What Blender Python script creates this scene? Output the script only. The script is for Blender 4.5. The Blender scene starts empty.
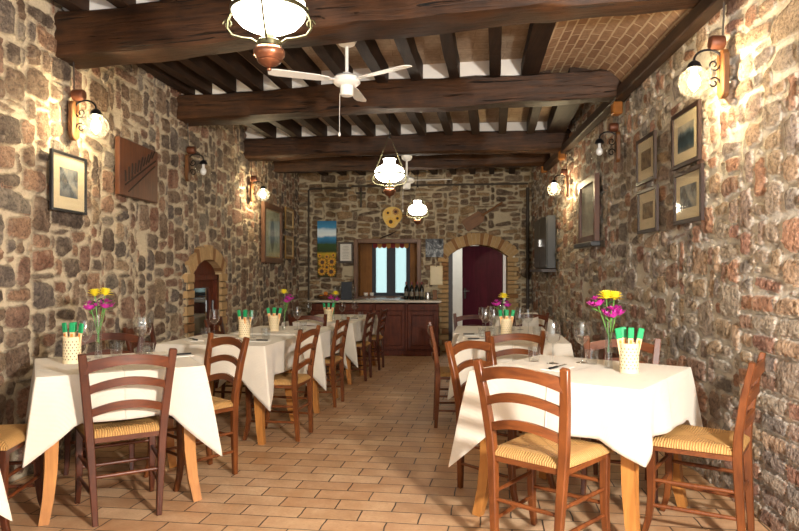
import bpy, bmesh, math, random
import numpy as np
from mathutils import Vector, Matrix, Euler
random.seed(7)
PI = math.pi
COL = bpy.context.scene.collection
S = bpy.context.scene

# ------------------------------------------------------------------ place
XL, XR, YB = -2.55, 1.60, 11.7          # left wall, right wall, back wall (metres)
SLOPE = 0.0215                           # the old floor falls away towards the bar
def fz(y): return -SLOPE * (y - 2.8)

# ------------------------------------------------------------------ helpers
def link(o):
    COL.objects.link(o); return o

def obj(name, bm, mat, parent=None, smooth=None, loc=None):
    me = bpy.data.meshes.new(name)
    bmesh.ops.recalc_face_normals(bm, faces=bm.faces)
    bm.to_mesh(me); bm.free()
    for m in (mat if isinstance(mat, (list, tuple)) else [mat]):
        me.materials.append(m)
    if smooth is not None:
        me.shade_smooth()
        if smooth < 179:
            me.set_sharp_from_angle(angle=math.radians(smooth))
    o = link(bpy.data.objects.new(name, me))
    if parent: o.parent = parent
    if loc: o.location = loc
    return o

def tag(o, label, cat, group=None):
    o['label'] = label; o['category'] = cat
    if group: o['group'] = group
    return o

def thing(name, label, cat, loc=(0, 0, 0), rz=0, group=None):
    o = link(bpy.data.objects.new(name, None))
    o.empty_display_size = .05
    o.location = loc; o.rotation_euler = (0, 0, rz)
    return tag(o, label, cat, group)

def struct(name, bm, mat, parent=None, smooth=None):
    o = obj(name, bm, mat, parent, smooth)
    if not parent: o['kind'] = 'structure'
    return o

def dup(root, loc, rz, label=None, group=None):
    r = root.copy(); link(r); r.location = loc; r.rotation_euler = (0, 0, rz)
    if label: r['label'] = label
    if group: r['group'] = group
    for ch in list(root.children):
        c = ch.copy(); link(c); c.parent = r
        for g in list(ch.children):
            k = g.copy(); link(k); k.parent = c
    return r

class Proto:
    """the first placing uses the built thing itself, later ones copy it"""
    def __init__(self, build): self.build, self.root = build, None
    def put(self, loc, rz, label, group=None):
        if self.root is None:
            self.root = self.build()
            r = self.root; r.location = loc; r.rotation_euler = (0, 0, rz)
            r['label'] = label
            if group: r['group'] = group
            return r
        return dup(self.root, loc, rz, label, group)

def box(bm, c, s, rz=0, mi=0, M=None):
    m = Matrix.Translation(c) @ Matrix.Rotation(rz, 4, 'Z') @ Matrix.Diagonal((*s, 1))
    if M: m = M @ m
    r = bmesh.ops.create_cube(bm, size=1, matrix=m)
    if mi:
        for f in {f for v in r['verts'] for f in v.link_faces}: f.material_index = mi
    return r['verts']

def bevel(bm, w=.004, seg=1):
    bmesh.ops.bevel(bm, geom=bm.edges[:], offset=w, segments=seg, affect='EDGES', clamp_overlap=True)

def sweep(bm, pts, radii, n=8, flat=None, mi=0, cap=True):
    """a tube (or, with flat=(w,h) per point, a rectangular bar) along pts"""
    pts = [Vector(p) for p in pts]; rings = []
    if not isinstance(radii, (list, tuple)): radii = [radii] * len(pts)
    up = None
    for i, p in enumerate(pts):
        t = (pts[min(i + 1, len(pts) - 1)] - pts[max(i - 1, 0)]).normalized()
        if up is None:
            up = Vector((0, 1, 0)) if abs(t.y) < .8 else Vector((0, 0, 1))
        a = (up - t * up.dot(t)).normalized(); b = t.cross(a); up = a
        ring = []
        if flat:
            w, h = flat[i] if isinstance(flat, list) else flat
            for sx, sy in ((-1, -1), (1, -1), (1, 1), (-1, 1)):
                ring.append(bm.verts.new(p + b * (sx * w / 2) + a * (sy * h / 2)))
        else:
            for k in range(n):
                an = 2 * PI * k / n
                ring.append(bm.verts.new(p + (a * math.cos(an) + b * math.sin(an)) * radii[i]))
        rings.append(ring)
    m = len(rings[0])
    for r0, r1 in zip(rings, rings[1:]):
        for k in range(m):
            f = bm.faces.new((r0[k], r0[(k + 1) % m], r1[(k + 1) % m], r1[k])); f.material_index = mi
    if cap:
        for r in (rings[0], rings[-1]):
            f = bm.faces.new(r); f.material_index = mi

def lathe(bm, prof, n=24, c=(0, 0, 0), mi=0, uv=False):
    c = Vector(c); rings = []
    for r, z in prof:
        if r < 1e-5: rings.append([bm.verts.new(c + Vector((0, 0, z)))])
        else: rings.append([bm.verts.new(c + Vector((r * math.cos(2 * PI * k / n), r * math.sin(2 * PI * k / n), z))) for k in range(n)])
    for a, b in zip(rings, rings[1:]):
        for k in range(n):
            if len(a) == 1 and len(b) == 1: continue
            if len(a) == 1: vs = (a[0], b[k], b[(k + 1) % n])
            elif len(b) == 1: vs = (a[k], a[(k + 1) % n], b[0])
            else: vs = (a[k], a[(k + 1) % n], b[(k + 1) % n], b[k])
            f = bm.faces.new(vs); f.material_index = mi

def sphere(bm, c, r, u=16, v=10, s=(1, 1, 1), mi=0, M=None):
    m = Matrix.Translation(c) @ Matrix.Diagonal((r * s[0], r * s[1], r * s[2], 1))
    if M: m = M @ m
    q = bmesh.ops.create_uvsphere(bm, u_segments=u, v_segments=v, radius=1, matrix=m)
    if mi:
        for f in {f for w in q['verts'] for f in w.link_faces}: f.material_index = mi

def poly(bm, pts, mi=0):
    f = bm.faces.new([bm.verts.new(p) for p in pts]); f.material_index = mi; return f

NB = bmesh.new
# ------------------------------------------------------------------ materials
def lin(c):
    return tuple(((v / 12.92) if v <= .04045 else ((v + .055) / 1.055) ** 2.4) for v in c)
def hx(s): return lin([int(s[i:i + 2], 16) / 255 for i in (0, 2, 4)])

class N:
    """small node-tree writer"""
    def __init__(self, name):
        self.m = bpy.data.materials.new(name); self.m.use_nodes = True
        self.t = self.m.node_tree; self.t.nodes.clear()
        self.out = self.t.nodes.new('ShaderNodeOutputMaterial')
    def n(self, typ, _in=None, **kw):
        nd = self.t.nodes.new('ShaderNode' + typ)
        for k, v in kw.items(): setattr(nd, k, v)
        for k, v in (_in or {}).items(): self.set(nd.inputs[k], v)
        return nd
    def set(self, sock, v):
        if isinstance(v, bpy.types.NodeSocket): self.t.links.new(v, sock)
        elif isinstance(v, bpy.types.Node): self.t.links.new(v.outputs[0], sock)
        else:
            if isinstance(v, tuple) and len(v) == 3 and sock.type == 'RGBA': v = (*v, 1)
            sock.default_value = v
    def math(self, op, a, b=0.0, c=0.0, clamp=False):
        nd = self.t.nodes.new('ShaderNodeMath'); nd.operation = op; nd.use_clamp = clamp
        self.set(nd.inputs[0], a); self.set(nd.inputs[1], b)
        if op in ('MULTIPLY_ADD', 'COMPARE', 'SMOOTH_MIN'): self.set(nd.inputs[2], c)
        return nd.outputs[0]
    def vmath(self, op, a, b=(0, 0, 0)):
        nd = self.t.nodes.new('ShaderNodeVectorMath'); nd.operation = op
        self.set(nd.inputs[0], a); self.set(nd.inputs[1], b); return nd.outputs[0]
    def mix(self, f, a, b, mode='MIX'):
        nd = self.t.nodes.new('ShaderNodeMix'); nd.data_type = 'RGBA'; nd.blend_type = mode
        self.set(nd.inputs[0], f); self.set(nd.inputs[6], a); self.set(nd.inputs[7], b); return nd.outputs[2]
    def ramp(self, f, stops, interp='LINEAR'):
        nd = self.t.nodes.new('ShaderNodeValToRGB'); nd.color_ramp.interpolation = interp
        el = nd.color_ramp.elements
        while len(el) < len(stops): el.new(.5)
        for e, (p, c) in zip(el, stops): e.position = p; e.color = (*c, 1) if len(c) == 3 else c
        self.set(nd.inputs[0], f); return nd.outputs[0]
    def rng(self, v, a, b, c=0.0, d=1.0, smooth=False):
        nd = self.t.nodes.new('ShaderNodeMapRange'); nd.interpolation_type = 'SMOOTHSTEP' if smooth else 'LINEAR'
        for i, x in enumerate((v, a, b, c, d)): self.set(nd.inputs[i], x)
        return nd.outputs[0]
    def obj(self): return self.t.nodes.new('ShaderNodeTexCoord').outputs['Object']
    def noise(self, vec, scale, detail=3, rough=.55, out='Fac', dist=0.0):
        nd = self.n('TexNoise', {'Vector': vec, 'Scale': scale, 'Detail': detail, 'Roughness': rough, 'Distortion': dist})
        return nd.outputs[out]
    def sep(self, v):
        nd = self.t.nodes.new('ShaderNodeSeparateXYZ'); self.set(nd.inputs[0], v); return nd.outputs
    def comb(self, x=0.0, y=0.0, z=0.0):
        nd = self.t.nodes.new('ShaderNodeCombineXYZ')
        for i, v in enumerate((x, y, z)): self.set(nd.inputs[i], v)
        return nd.outputs[0]
    def bump(self, h, strength=.3, dist=.01):
        return self.n('Bump', {'Height': h, 'Strength': strength, 'Distance': dist}).outputs[0]
    def bsdf(self, col, rough=.5, metal=0.0, normal=None, spec=.5, **kw):
        d = {'Base Color': col, 'Roughness': rough, 'Metallic': metal, 'Specular IOR Level': spec}
        d.update(kw)
        b = self.n('BsdfPrincipled', d)
        if normal is not None: self.set(b.inputs['Normal'], normal)
        self.t.links.new(b.outputs[0], self.out.inputs[0]); return b
    def done(self, sh=None):
        if sh is not None: self.set(self.out.inputs[0], sh)
        return self.m

def plain(name, col, rough=.5, metal=0.0, var=.12, scale=30, spec=.5, bump=.0, **kw):
    k = N(name); o = k.obj()
    n = k.noise(o, scale, 3)
    c = k.mix(n, tuple(v * (1 - var) for v in col), tuple(min(1, v * (1 + var)) for v in col))
    nm = k.bump(k.noise(o, scale * 3, 2), bump, .004) if bump else None
    k.bsdf(c, rough, metal, nm, spec, **kw); return k.done()

def emis(name, col, strength, base=(.8, .8, .8)):
    k = N(name); k.bsdf(base, .4, **{'Emission Color': col, 'Emission Strength': strength}); return k.done()

def wood(name, c0, c1, axis='z', scale=1.0, rough=.4, spec=.4, bump=.15, hewn=0.0):
    k = N(name); o = k.obj(); s = k.sep(o)
    q = {'x': (2.2, 26, 26), 'y': (26, 2.2, 26), 'z': (26, 26, 2.2)}[axis]
    v = k.vmath('MULTIPLY', o, tuple(a * scale for a in q))
    g = k.noise(v, 1.0, 5, .65, dist=.6)
    g2 = k.noise(o, 5 * scale, 3)
    f = k.math('MULTIPLY_ADD', g2, .5, k.math('MULTIPLY', g, .75)); f = k.rng(f, .38, .85)
    c = k.mix(f, c0, c1)
    h = g
    if hewn:
        cr = k.noise(k.vmath('MULTIPLY', o, (1.2, 40, 40)), 1.0, 2, .5, dist=1.2)
        crack = k.rng(cr, .63, .70, 0, 1, True)
        c = k.mix(crack, c, tuple(a * .25 for a in c0))
        h = k.math('MULTIPLY_ADD', crack, -1.5, g)
    k.bsdf(c, rough, 0, k.bump(h, bump, .01), spec); return k.done()

def stone(name, ax, pal, mortar, depth=.035, seed=0.0, edge=.010, bricks=False):
    """rubble masonry: the wall mesh carries each stone's outline ('sdf', metres inside the edge), tint and relief"""
    k = N(name); o = k.obj(); s = k.sep(o)
    along = s[1] if ax == 'y' else s[0]
    uv = k.comb(k.math('ADD', along, seed), s[2], 0.0)
    at = lambda n_: k.n('Attribute', attribute_name=n_).outputs['Fac']
    sdf, tint, rel = at('sdf'), at('tint'), at('relief')
    n1 = k.noise(uv, 14, 4, .6); n2 = k.noise(uv, 45, 5, .68); n3 = k.noise(uv, 6, 3, .55)
    e = k.math('MULTIPLY_ADD', k.math('SUBTRACT', n1, .46), .038, sdf)
    e = k.math('MULTIPLY_ADD', k.math('SUBTRACT', n2, .5), .022, e)
    mask = k.rng(e, -.003, edge, 0, 1, True)
    st = k.ramp(tint, [(i / len(pal), c) for i, c in enumerate(pal)], 'CONSTANT')
    st = k.mix(k.rng(n3, .34, .68), k.mix(.42, st, (.03, .024, .02)), k.mix(.16, st, (.60, .48, .36)))
    st = k.mix(k.rng(n2, .36, .55, .72, 0), st, k.mix(.8, st, (.012, .009, .008)))
    st = k.mix(k.rng(n1, .52, .72, 0, .30), st, (.55, .45, .34))
    mo = k.mix(k.noise(uv, 5, 4, .6), tuple(a * .72 for a in mortar), tuple(min(1, a * 1.08) for a in mortar))
    mo = k.mix(k.rng(n2, .32, .5, .45, 0), mo, tuple(a * .42 for a in mortar))
    core = k.rng(e, 0, .05, 0, 1, True)
    h = k.math('MULTIPLY', mask, k.math('MULTIPLY_ADD', core, .2, k.math('MULTIPLY_ADD', rel, .35, .32)))
    h = k.math('MULTIPLY_ADD', k.math('SUBTRACT', n1, .5), k.math('MULTIPLY_ADD', mask, .55, .25), h)
    h = k.math('MULTIPLY_ADD', k.math('SUBTRACT', n2, .5), k.math('MULTIPLY_ADD', mask, .42, .16), h)
    h = k.math('MINIMUM', h, 1.0)
    col = k.mix(mask, mo, st)
    rim = k.math('MULTIPLY', k.rng(e, -.008, .0, 0, 1), k.rng(e, .004, .0, 0, 1))
    col = k.mix(k.math('MULTIPLY', rim, .35), col, (.06, .045, .035))
    k.bsdf(col, .85, 0, None, .25)
    dn = k.n('Displacement', {'Height': h, 'Midlevel': 1.0, 'Scale': depth})
    k.t.links.new(dn.outputs[0], k.out.inputs['Displacement'])
    k.m.displacement_method = 'BOTH'
    return k.done()

PAL_L = [hx(c) for c in ('7b6350', '8f7560', '6e5d50', 'a27c62', '5c4c42', '976a54', '857a6e', '755a46', 'a48a6e', '685c56', '8c6856')]
PAL_R = [hx(c) for c in ('a89582', 'b58468', '94847a', 'b09678', '9c6e5c', '8a7f76', 'c0a083', 'a58d7e', '8f6b58', 'b3a390')]
PAL_B = [hx(c) for c in ('8a6c4d', '6f553f', '9a7a56', '5f4b3b', '84654b', '776553', 'a3835c')]
M_WL = stone('rubble_left', 'y', PAL_L, hx('cdbda2'), .04, 3.0)
M_WR = stone('rubble_right', 'y', PAL_R, hx('ddd4c5'), .04, 21.0, .012)
M_WB = stone('rubble_back', 'x', PAL_B, hx('b9aa90'), .028, 9.0)

def floor_mat():
    k = N('terracotta_tiles'); o = k.obj()
    r = k.n('Mapping', {'Vector': o, 'Rotation': (0, 0, math.radians(4.7)), 'Location': (.07, .03, 0)}).outputs[0]
    jit = k.vmath('MULTIPLY', k.vmath('SUBTRACT', k.noise(o, 9, 2, .5, 'Color'), (.5, .5, .5)), (.012, .012, 0))
    b = k.n('TexBrick', {'Vector': k.vmath('ADD', r, jit), 'Color1': (0, 0, 0), 'Color2': (1, 1, 1), 'Mortar': (.5, .5, .5), 'Scale': 1.0,
                         'Mortar Size': .0042, 'Mortar Smooth': .15, 'Brick Width': .31, 'Row Height': .155, 'Bias': 0.0}, offset=.5)
    t = k.ramp(b.outputs['Color'], [(0, hx('a67a52')), (.3, hx('c49c74')), (.55, hx('b4855c')), (.75, hx('d3b28d')), (1, hx('ba8c62'))])
    n1 = k.noise(o, 7, 4, .6)
    t = k.mix(k.rng(n1, .35, .7), k.mix(.35, t, hx('9a6f4c')), k.mix(.35, t, hx('d8bf9f')))
    t = k.mix(k.rng(k.noise(o, 60, 4, .7), .45, .75, 0, .4), t, hx('96704e'))
    c = k.mix(b.outputs['Fac'], t, hx('45362a'))
    h = k.math('MULTIPLY_ADD', b.outputs['Fac'], -1.0, k.math('MULTIPLY', n1, .5))
    k.bsdf(c, k.rng(n1, .3, .7, .38, .6), 0, k.bump(h, .5, .005), .45); return k.done()
M_FLOOR = floor_mat()

def brick_mat(name, c1, c2, mo, w, hgt, ms=.008, ax='uv'):
    k = N(name); s = k.sep(k.obj())
    uv = k.t.nodes.new('ShaderNodeTexCoord').outputs['UV'] if ax == 'uv' else (k.comb(s[1], s[0]) if ax == 'yx' else k.comb(s[0], s[1]))
    jit = k.vmath('MULTIPLY', k.vmath('SUBTRACT', k.noise(uv, 6, 2, .5, 'Color'), (.5, .5, .5)), (.03, .02, 0))
    b = k.n('TexBrick', {'Vector': k.vmath('ADD', uv, jit), 'Color1': (0, 0, 0), 'Color2': (1, 1, 1), 'Scale': 1.0, 'Mortar': (.5, .5, .5),
                         'Mortar Size': ms, 'Mortar Smooth': .3, 'Brick Width': w, 'Row Height': hgt})
    t = k.mix(b.outputs['Color'], c1, c2)
    n = k.noise(uv, 22, 5, .65)
    t = k.mix(k.rng(n, .35, .65, .45, 0), t, tuple(a * .45 for a in c1))
    c = k.mix(b.outputs['Fac'], t, mo)
    k.bsdf(c, .85, 0, k.bump(k.math('MULTIPLY_ADD', b.outputs['Fac'], -.8, n), .5, .01), .2); return k.done()
M_VAULT = brick_mat('vault_bricks', hx('8c6a51'), hx('aa8a6c'), hx('b8a184'), .21, .075)
M_PIAN = brick_mat('terracotta_soffit', hx('b59d84'), hx('c8b298'), hx('9c8770'), .28, .14, .004, 'xy')

M_BEAM = wood('old_beam_wood', hx('120a06'), hx('4e3019'), 'x', 1.1, .6, .3, .8, .5)
M_JOIST = wood('old_joist_wood', hx('150d09'), hx('3a2618'), 'y', .8, .65, .25, .4)
M_CORN = wood('cornice_wood', hx('20150e'), hx('4a3322'), 'y', 1, .5, .35, .2)
M_CORBEL = wood('corbel_wood', hx('84501f'), hx('a66a30'), 'x', 1, .5, .3, .1)
M_PLASTER = plain('white_plaster', hx('e6e0d8'), .9, var=.06, scale=8, bump=.2)
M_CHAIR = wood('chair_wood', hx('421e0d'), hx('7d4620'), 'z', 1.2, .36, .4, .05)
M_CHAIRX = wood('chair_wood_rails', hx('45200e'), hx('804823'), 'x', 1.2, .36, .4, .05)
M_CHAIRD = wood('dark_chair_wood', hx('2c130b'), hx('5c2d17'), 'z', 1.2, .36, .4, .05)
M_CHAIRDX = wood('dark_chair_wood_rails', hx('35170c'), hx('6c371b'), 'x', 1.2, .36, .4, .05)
M_TABLE = wood('table_wood', hx('8f5726'), hx('bb8142'), 'z', 1.0, .35, .45, .05)
M_DARKW = wood('dark_frame_wood', hx('1d1310'), hx('3a251b'), 'z', 1.5, .4, .4, .05)
M_BARW = wood('bar_wood', hx('38140a'), hx('6b321a'), 'z', .9, .5, .22, .08)
M_WINW = wood('window_wood', hx('5f3914'), hx('8f5f2a'), 'z', .8, .55, .2, .08)
M_WINWD = wood('window_wood_frame', hx('4c3122'), hx('755138'), 'z', .8, .45, .4, .08)
M_MAROON = wood('maroon_door', hx('3a0f1c'), hx('5c1b2e'), 'z', .6, .45, .3, .05)
M_OARW = wood('paddle_wood', hx('5b3a1e'), hx('82562f'), 'x', 1, .5, .3, .1)
M_CARVE = wood('carved_wood', hx('3c2012'), hx('643a20'), 'z', 1.0, .45, .4, .15)
M_PLATE = wood('lamp_plate_wood', hx('3b2413'), hx('6d4421'), 'z', 1.0, .45, .4, .1)
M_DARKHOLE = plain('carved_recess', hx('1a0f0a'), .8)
M_GILT = plain('gilt_frame', hx('a3814a'), .4, .5, .2)
M_IRON = plain('black_iron', hx('17161a'), .5, .6, .2)
M_BRASS = plain('aged_brass', hx('504d38'), .35, .85, .2)
M_COPPER = plain('copper', hx('8f6049'), .28, .85, .15)
M_COPPERD = plain('old_copper', hx('5e3420'), .5, .4, .25)
M_STEEL = plain('steel', hx('b9b9b9'), .25, .9, .08)
M_WHITE = plain('white_enamel', hx('eceae6'), .35, 0, .03)
M_BLACK = plain('black_plastic', hx('141316'), .4, 0, .1)
M_GREYB = plain('grey_cabinet', hx('2f2e2d'), .4, .3, .1)
M_BLUEG = plain('slate_blue_paint', hx('272c38'), .65, 0, .08)
M_CREAM = plain('cream_paper', hx('d9c9a6'), .8, 0, .05)
M_PAPER = plain('white_paper', hx('dcd8d0'), .8, 0, .03)
M_INK = plain('grey_print', hx('8a8680'), .8)
M_NAVY = plain('navy_board', hx('1a2230'), .6, 0, .1)
M_COUNTER = plain('grey_stone_top', hx('b5ab9b'), .35, 0, .1, 40)
M_CABLE = plain('dark_cable', hx('3c3229'), .6)
M_RED = plain('red_fabric', hx('7c1f1c'), .8, 0, .15)
M_GOLDF = plain('gold_fabric', hx('b5813a'), .8, 0, .15)
M_YEL = plain('yellow_petals', hx('f6e23c'), .55, 0, .12, 60)
M_MAG = plain('magenta_petals', hx('b3268f'), .55, 0, .2, 60)
M_PINK = plain('pink_petals', hx('d44a9a'), .55, 0, .2, 60)
M_STEM = plain('green_stem', hx('5c9440'), .5, 0, .2, 60)
M_LEAF = plain('dark_leaf', hx('2c4a28'), .5, 0, .2, 60)
M_GREEN = plain('green_wrapper', hx('12955a'), .6, 0, .12, 60)
M_SLEEVE = plain('orange_cream_sleeve', hx('e8c79a'), .5, 0, .15, 80)
M_ORANGE = plain('orange_print', hx('dc8a3a'), .5, 0, .15, 60)
M_BOTTLE = plain('dark_bottle_glass', hx('0d120e'), .12, 0, .1)
M_LABEL = plain('bottle_label', hx('6f675a'), .7)
M_CAPR = plain('red_capsule', hx('6a1f1c'), .4)
M_FRUITO = plain('orange_skin', hx('d8862b'), .5, 0, .1)
M_FRUITR = plain('red_apple_skin', hx('9c2a20'), .35, 0, .2)
M_BASKET = plain('basket', hx('5e3f22'), .8, 0, .25, 50, bump=.4)

def cloth_mat():
    k = N('linen_cloth'); o = k.obj()
    s = k.sep(o)
    wv = k.n('TexWave', {'Vector': o, 'Scale': 110.0, 'Distortion': .4}, bands_direction='X').outputs['Fac']
    wv2 = k.n('TexWave', {'Vector': o, 'Scale': 110.0, 'Distortion': .4}, bands_direction='Y').outputs['Fac']
    # pressed fold lines that stay in the linen
    cr = k.math('MINIMUM', k.math('ABSOLUTE', s[0]), k.math('ABSOLUTE', k.math('ADD', s[1], .04)))
    cr = k.rng(cr, 0, .006, 1, 0, True)
    n = k.noise(o, 5, 3)
    c = k.mix(n, hx('cdc4b4'), hx('d9d1c4'))
    h = k.math('ADD', k.math('MULTIPLY', k.math('ADD', wv, wv2), .08), k.math('MULTIPLY_ADD', cr, 1.1, k.math('MULTIPLY', n, 2.0)))
    k.bsdf(c, .85, 0, k.bump(h, .6, .008), .15, **{'Sheen Weight': .15}); return k.done()
M_CLOTH = cloth_mat()

def rush_mat():
    k = N('woven_rush'); o = k.obj(); s = k.sep(o)
    ay = k.math('ABSOLUTE', k.math('SUBTRACT', s[1], .015)); ax = k.math('ABSOLUTE', s[0])
    front = k.math('GREATER_THAN', k.math('MULTIPLY', ay, 1.05), ax)
    j = k.math('MULTIPLY', k.math('SUBTRACT', k.noise(o, 12, 2), .5), .02)
    t = k.n('Mix', {0: front, 2: k.math('ADD', s[1], j), 3: k.math('ADD', s[0], j)}).outputs[0]
    st = k.math('SINE', k.math('MULTIPLY', t, 2 * PI / .0115))
    dia = k.rng(k.math('ABSOLUTE', k.math('SUBTRACT', k.math('MULTIPLY', ay, 1.05), ax)), 0, .008, 1, 0)
    n = k.noise(k.comb(t, 0.0, 0.0), 90, 2)
    c = k.mix(n, hx('a57a40'), hx('d2a669'))
    c = k.mix(k.rng(st, -1, .1, .6, 0), c, hx('6a4722'))
    c = k.mix(k.math('MULTIPLY', dia, .5), c, hx('6b4822'))
    k.bsdf(c, .6, 0, k.bump(st, .6, .004), .3); return k.done()
M_RUSH = rush_mat()

def lattice_mat():
    k = N('cream_lattice'); o = k.obj(); s = k.sep(o)
    an = k.math('DIVIDE', k.math('ARCTAN2', s[1], s[0]), 2 * PI)
    row = k.math('DIVIDE', s[2], .0165); rf = k.math('FRACT', row); odd = k.math('MULTIPLY', k.math('MODULO', k.math('FLOOR', row), 2.0), .5)
    uf = k.math('FRACT', k.math('ADD', k.math('MULTIPLY', an, 15.0), odd))
    dx = k.math('MULTIPLY', k.math('ABSOLUTE', k.math('SUBTRACT', uf, .5)), 1.25); dy = k.math('ABSOLUTE', k.math('SUBTRACT', rf, .5))
    dd = k.math('SQRT', k.math('ADD', k.math('MULTIPLY', dx, dx), k.math('MULTIPLY', dy, dy)))
    hole = k.rng(dd, .27, .21, 0, 1)
    hole = k.math('MULTIPLY', hole, k.math('MULTIPLY', k.math('GREATER_THAN', s[2], .012), k.math('LESS_THAN', s[2], .135)))
    c = k.mix(hole, hx('e6d3ac'), hx('6b5a3c'))
    k.bsdf(c, .5, 0, k.bump(hole, -.6, .004), .4); return k.done()
M_LATT = lattice_mat()

def thin_glass(name, tint=(1, 1, 1), rough=.02, refl=.7, base=.04):
    k = N(name)
    fc = k.n('LayerWeight', {'Blend': .5}).outputs['Facing']
    f = k.math('MULTIPLY_ADD', k.math('POWER', fc, 2.2), refl, base, clamp=True)
    t = k.n('BsdfTransparent', {'Color': tint}); g = k.n('BsdfGlossy', {'Color': (1, 1, 1), 'Roughness': rough})
    mx = k.n('MixShader', {0: f, 1: t, 2: g}); return k.done(mx.outputs[0])
M_GLASS = thin_glass('clear_glass', (.90, .92, .93), .03, .9, .10)
M_PANE = thin_glass('picture_glass', (.98, .98, .98), .04, .22, .015)
M_DPANE = thin_glass('door_glass', (.25, .26, .27), .05, .7, .04)
def globe_mat():
    k = N('seeded_globe_glass'); o = k.obj()
    fc = k.n('LayerWeight', {'Blend': .5}).outputs['Facing']
    sp = k.rng(k.noise(o, 130, 2, .5), .50, .72, .006, .045)
    t = k.n('BsdfTransparent', {'Color': (.97, .97, .95)}); g = k.n('BsdfGlossy', {'Color': (1, 1, 1), 'Roughness': .06}); d = k.n('BsdfTranslucent', {'Color': (.9, .88, .82)})
    m1 = k.n('MixShader', {0: sp, 1: t, 2: d})
    m2 = k.n('MixShader', {0: k.math('MULTIPLY_ADD', k.math('POWER', fc, 3.0), .6, .05, clamp=True), 1: m1, 2: g})
    return k.done(m2.outputs[0])
M_GLOBE = globe_mat()
M_OPAL = emis('lit_opal_glass', (1.0, .91, .74), 16, (.9, .88, .8))
M_BULB = emis('lit_bulb', (1.0, .80, .48), 480)
M_BULBOFF = plain('frosted_bulb', hx('dcdce0'), .3, 0, .03)
M_WATER = M_GLASS
def frosted():
    k = N('frosted_pane')
    t = k.n('BsdfTransparent', {'Color': (.86, .95, .93)}); g = k.n('BsdfTranslucent', {'Color': (.8, .9, .88)})
    return k.done(k.n('MixShader', {0: .35, 1: t, 2: g}).outputs[0])
M_FROST = frosted()

# ------------------------------------------------------------------ shell
def layout(seed, a0, a1, z0, z1, cell, ws, hs, brick_zone=None):
    """random rubble: rectangles of many sizes packed course by course, later cut to irregular stones"""
    rnd = random.Random(seed); na, nz = int((a1 - a0) / cell), int((z1 - z0) / cell)
    used = [[False] * nz for _ in range(na)]; out = []
    for j in range(nz):
        for i in range(na):
            if used[i][j]: continue
            w, h = rnd.choices(*ws)[0], rnd.choices(*hs)[0]
            if brick_zone and brick_zone(a0 + i * cell, z0 + j * cell): w, h = 5, 2
            if h > w + 2: w, h = h, w
            ww = 0
            while ww < w and i + ww < na and not used[i + ww][j]: ww += 1
            hh = 0
            while hh < h and j + hh < nz and all(not used[i + q][j + hh] for q in range(ww)): hh += 1
            for q in range(ww):
                for r in range(hh): used[i + q][j + r] = True
            out.append((a0 + (i + ww / 2) * cell, z0 + (j + hh / 2) * cell, ww * cell, hh * cell))
    return out
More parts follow.
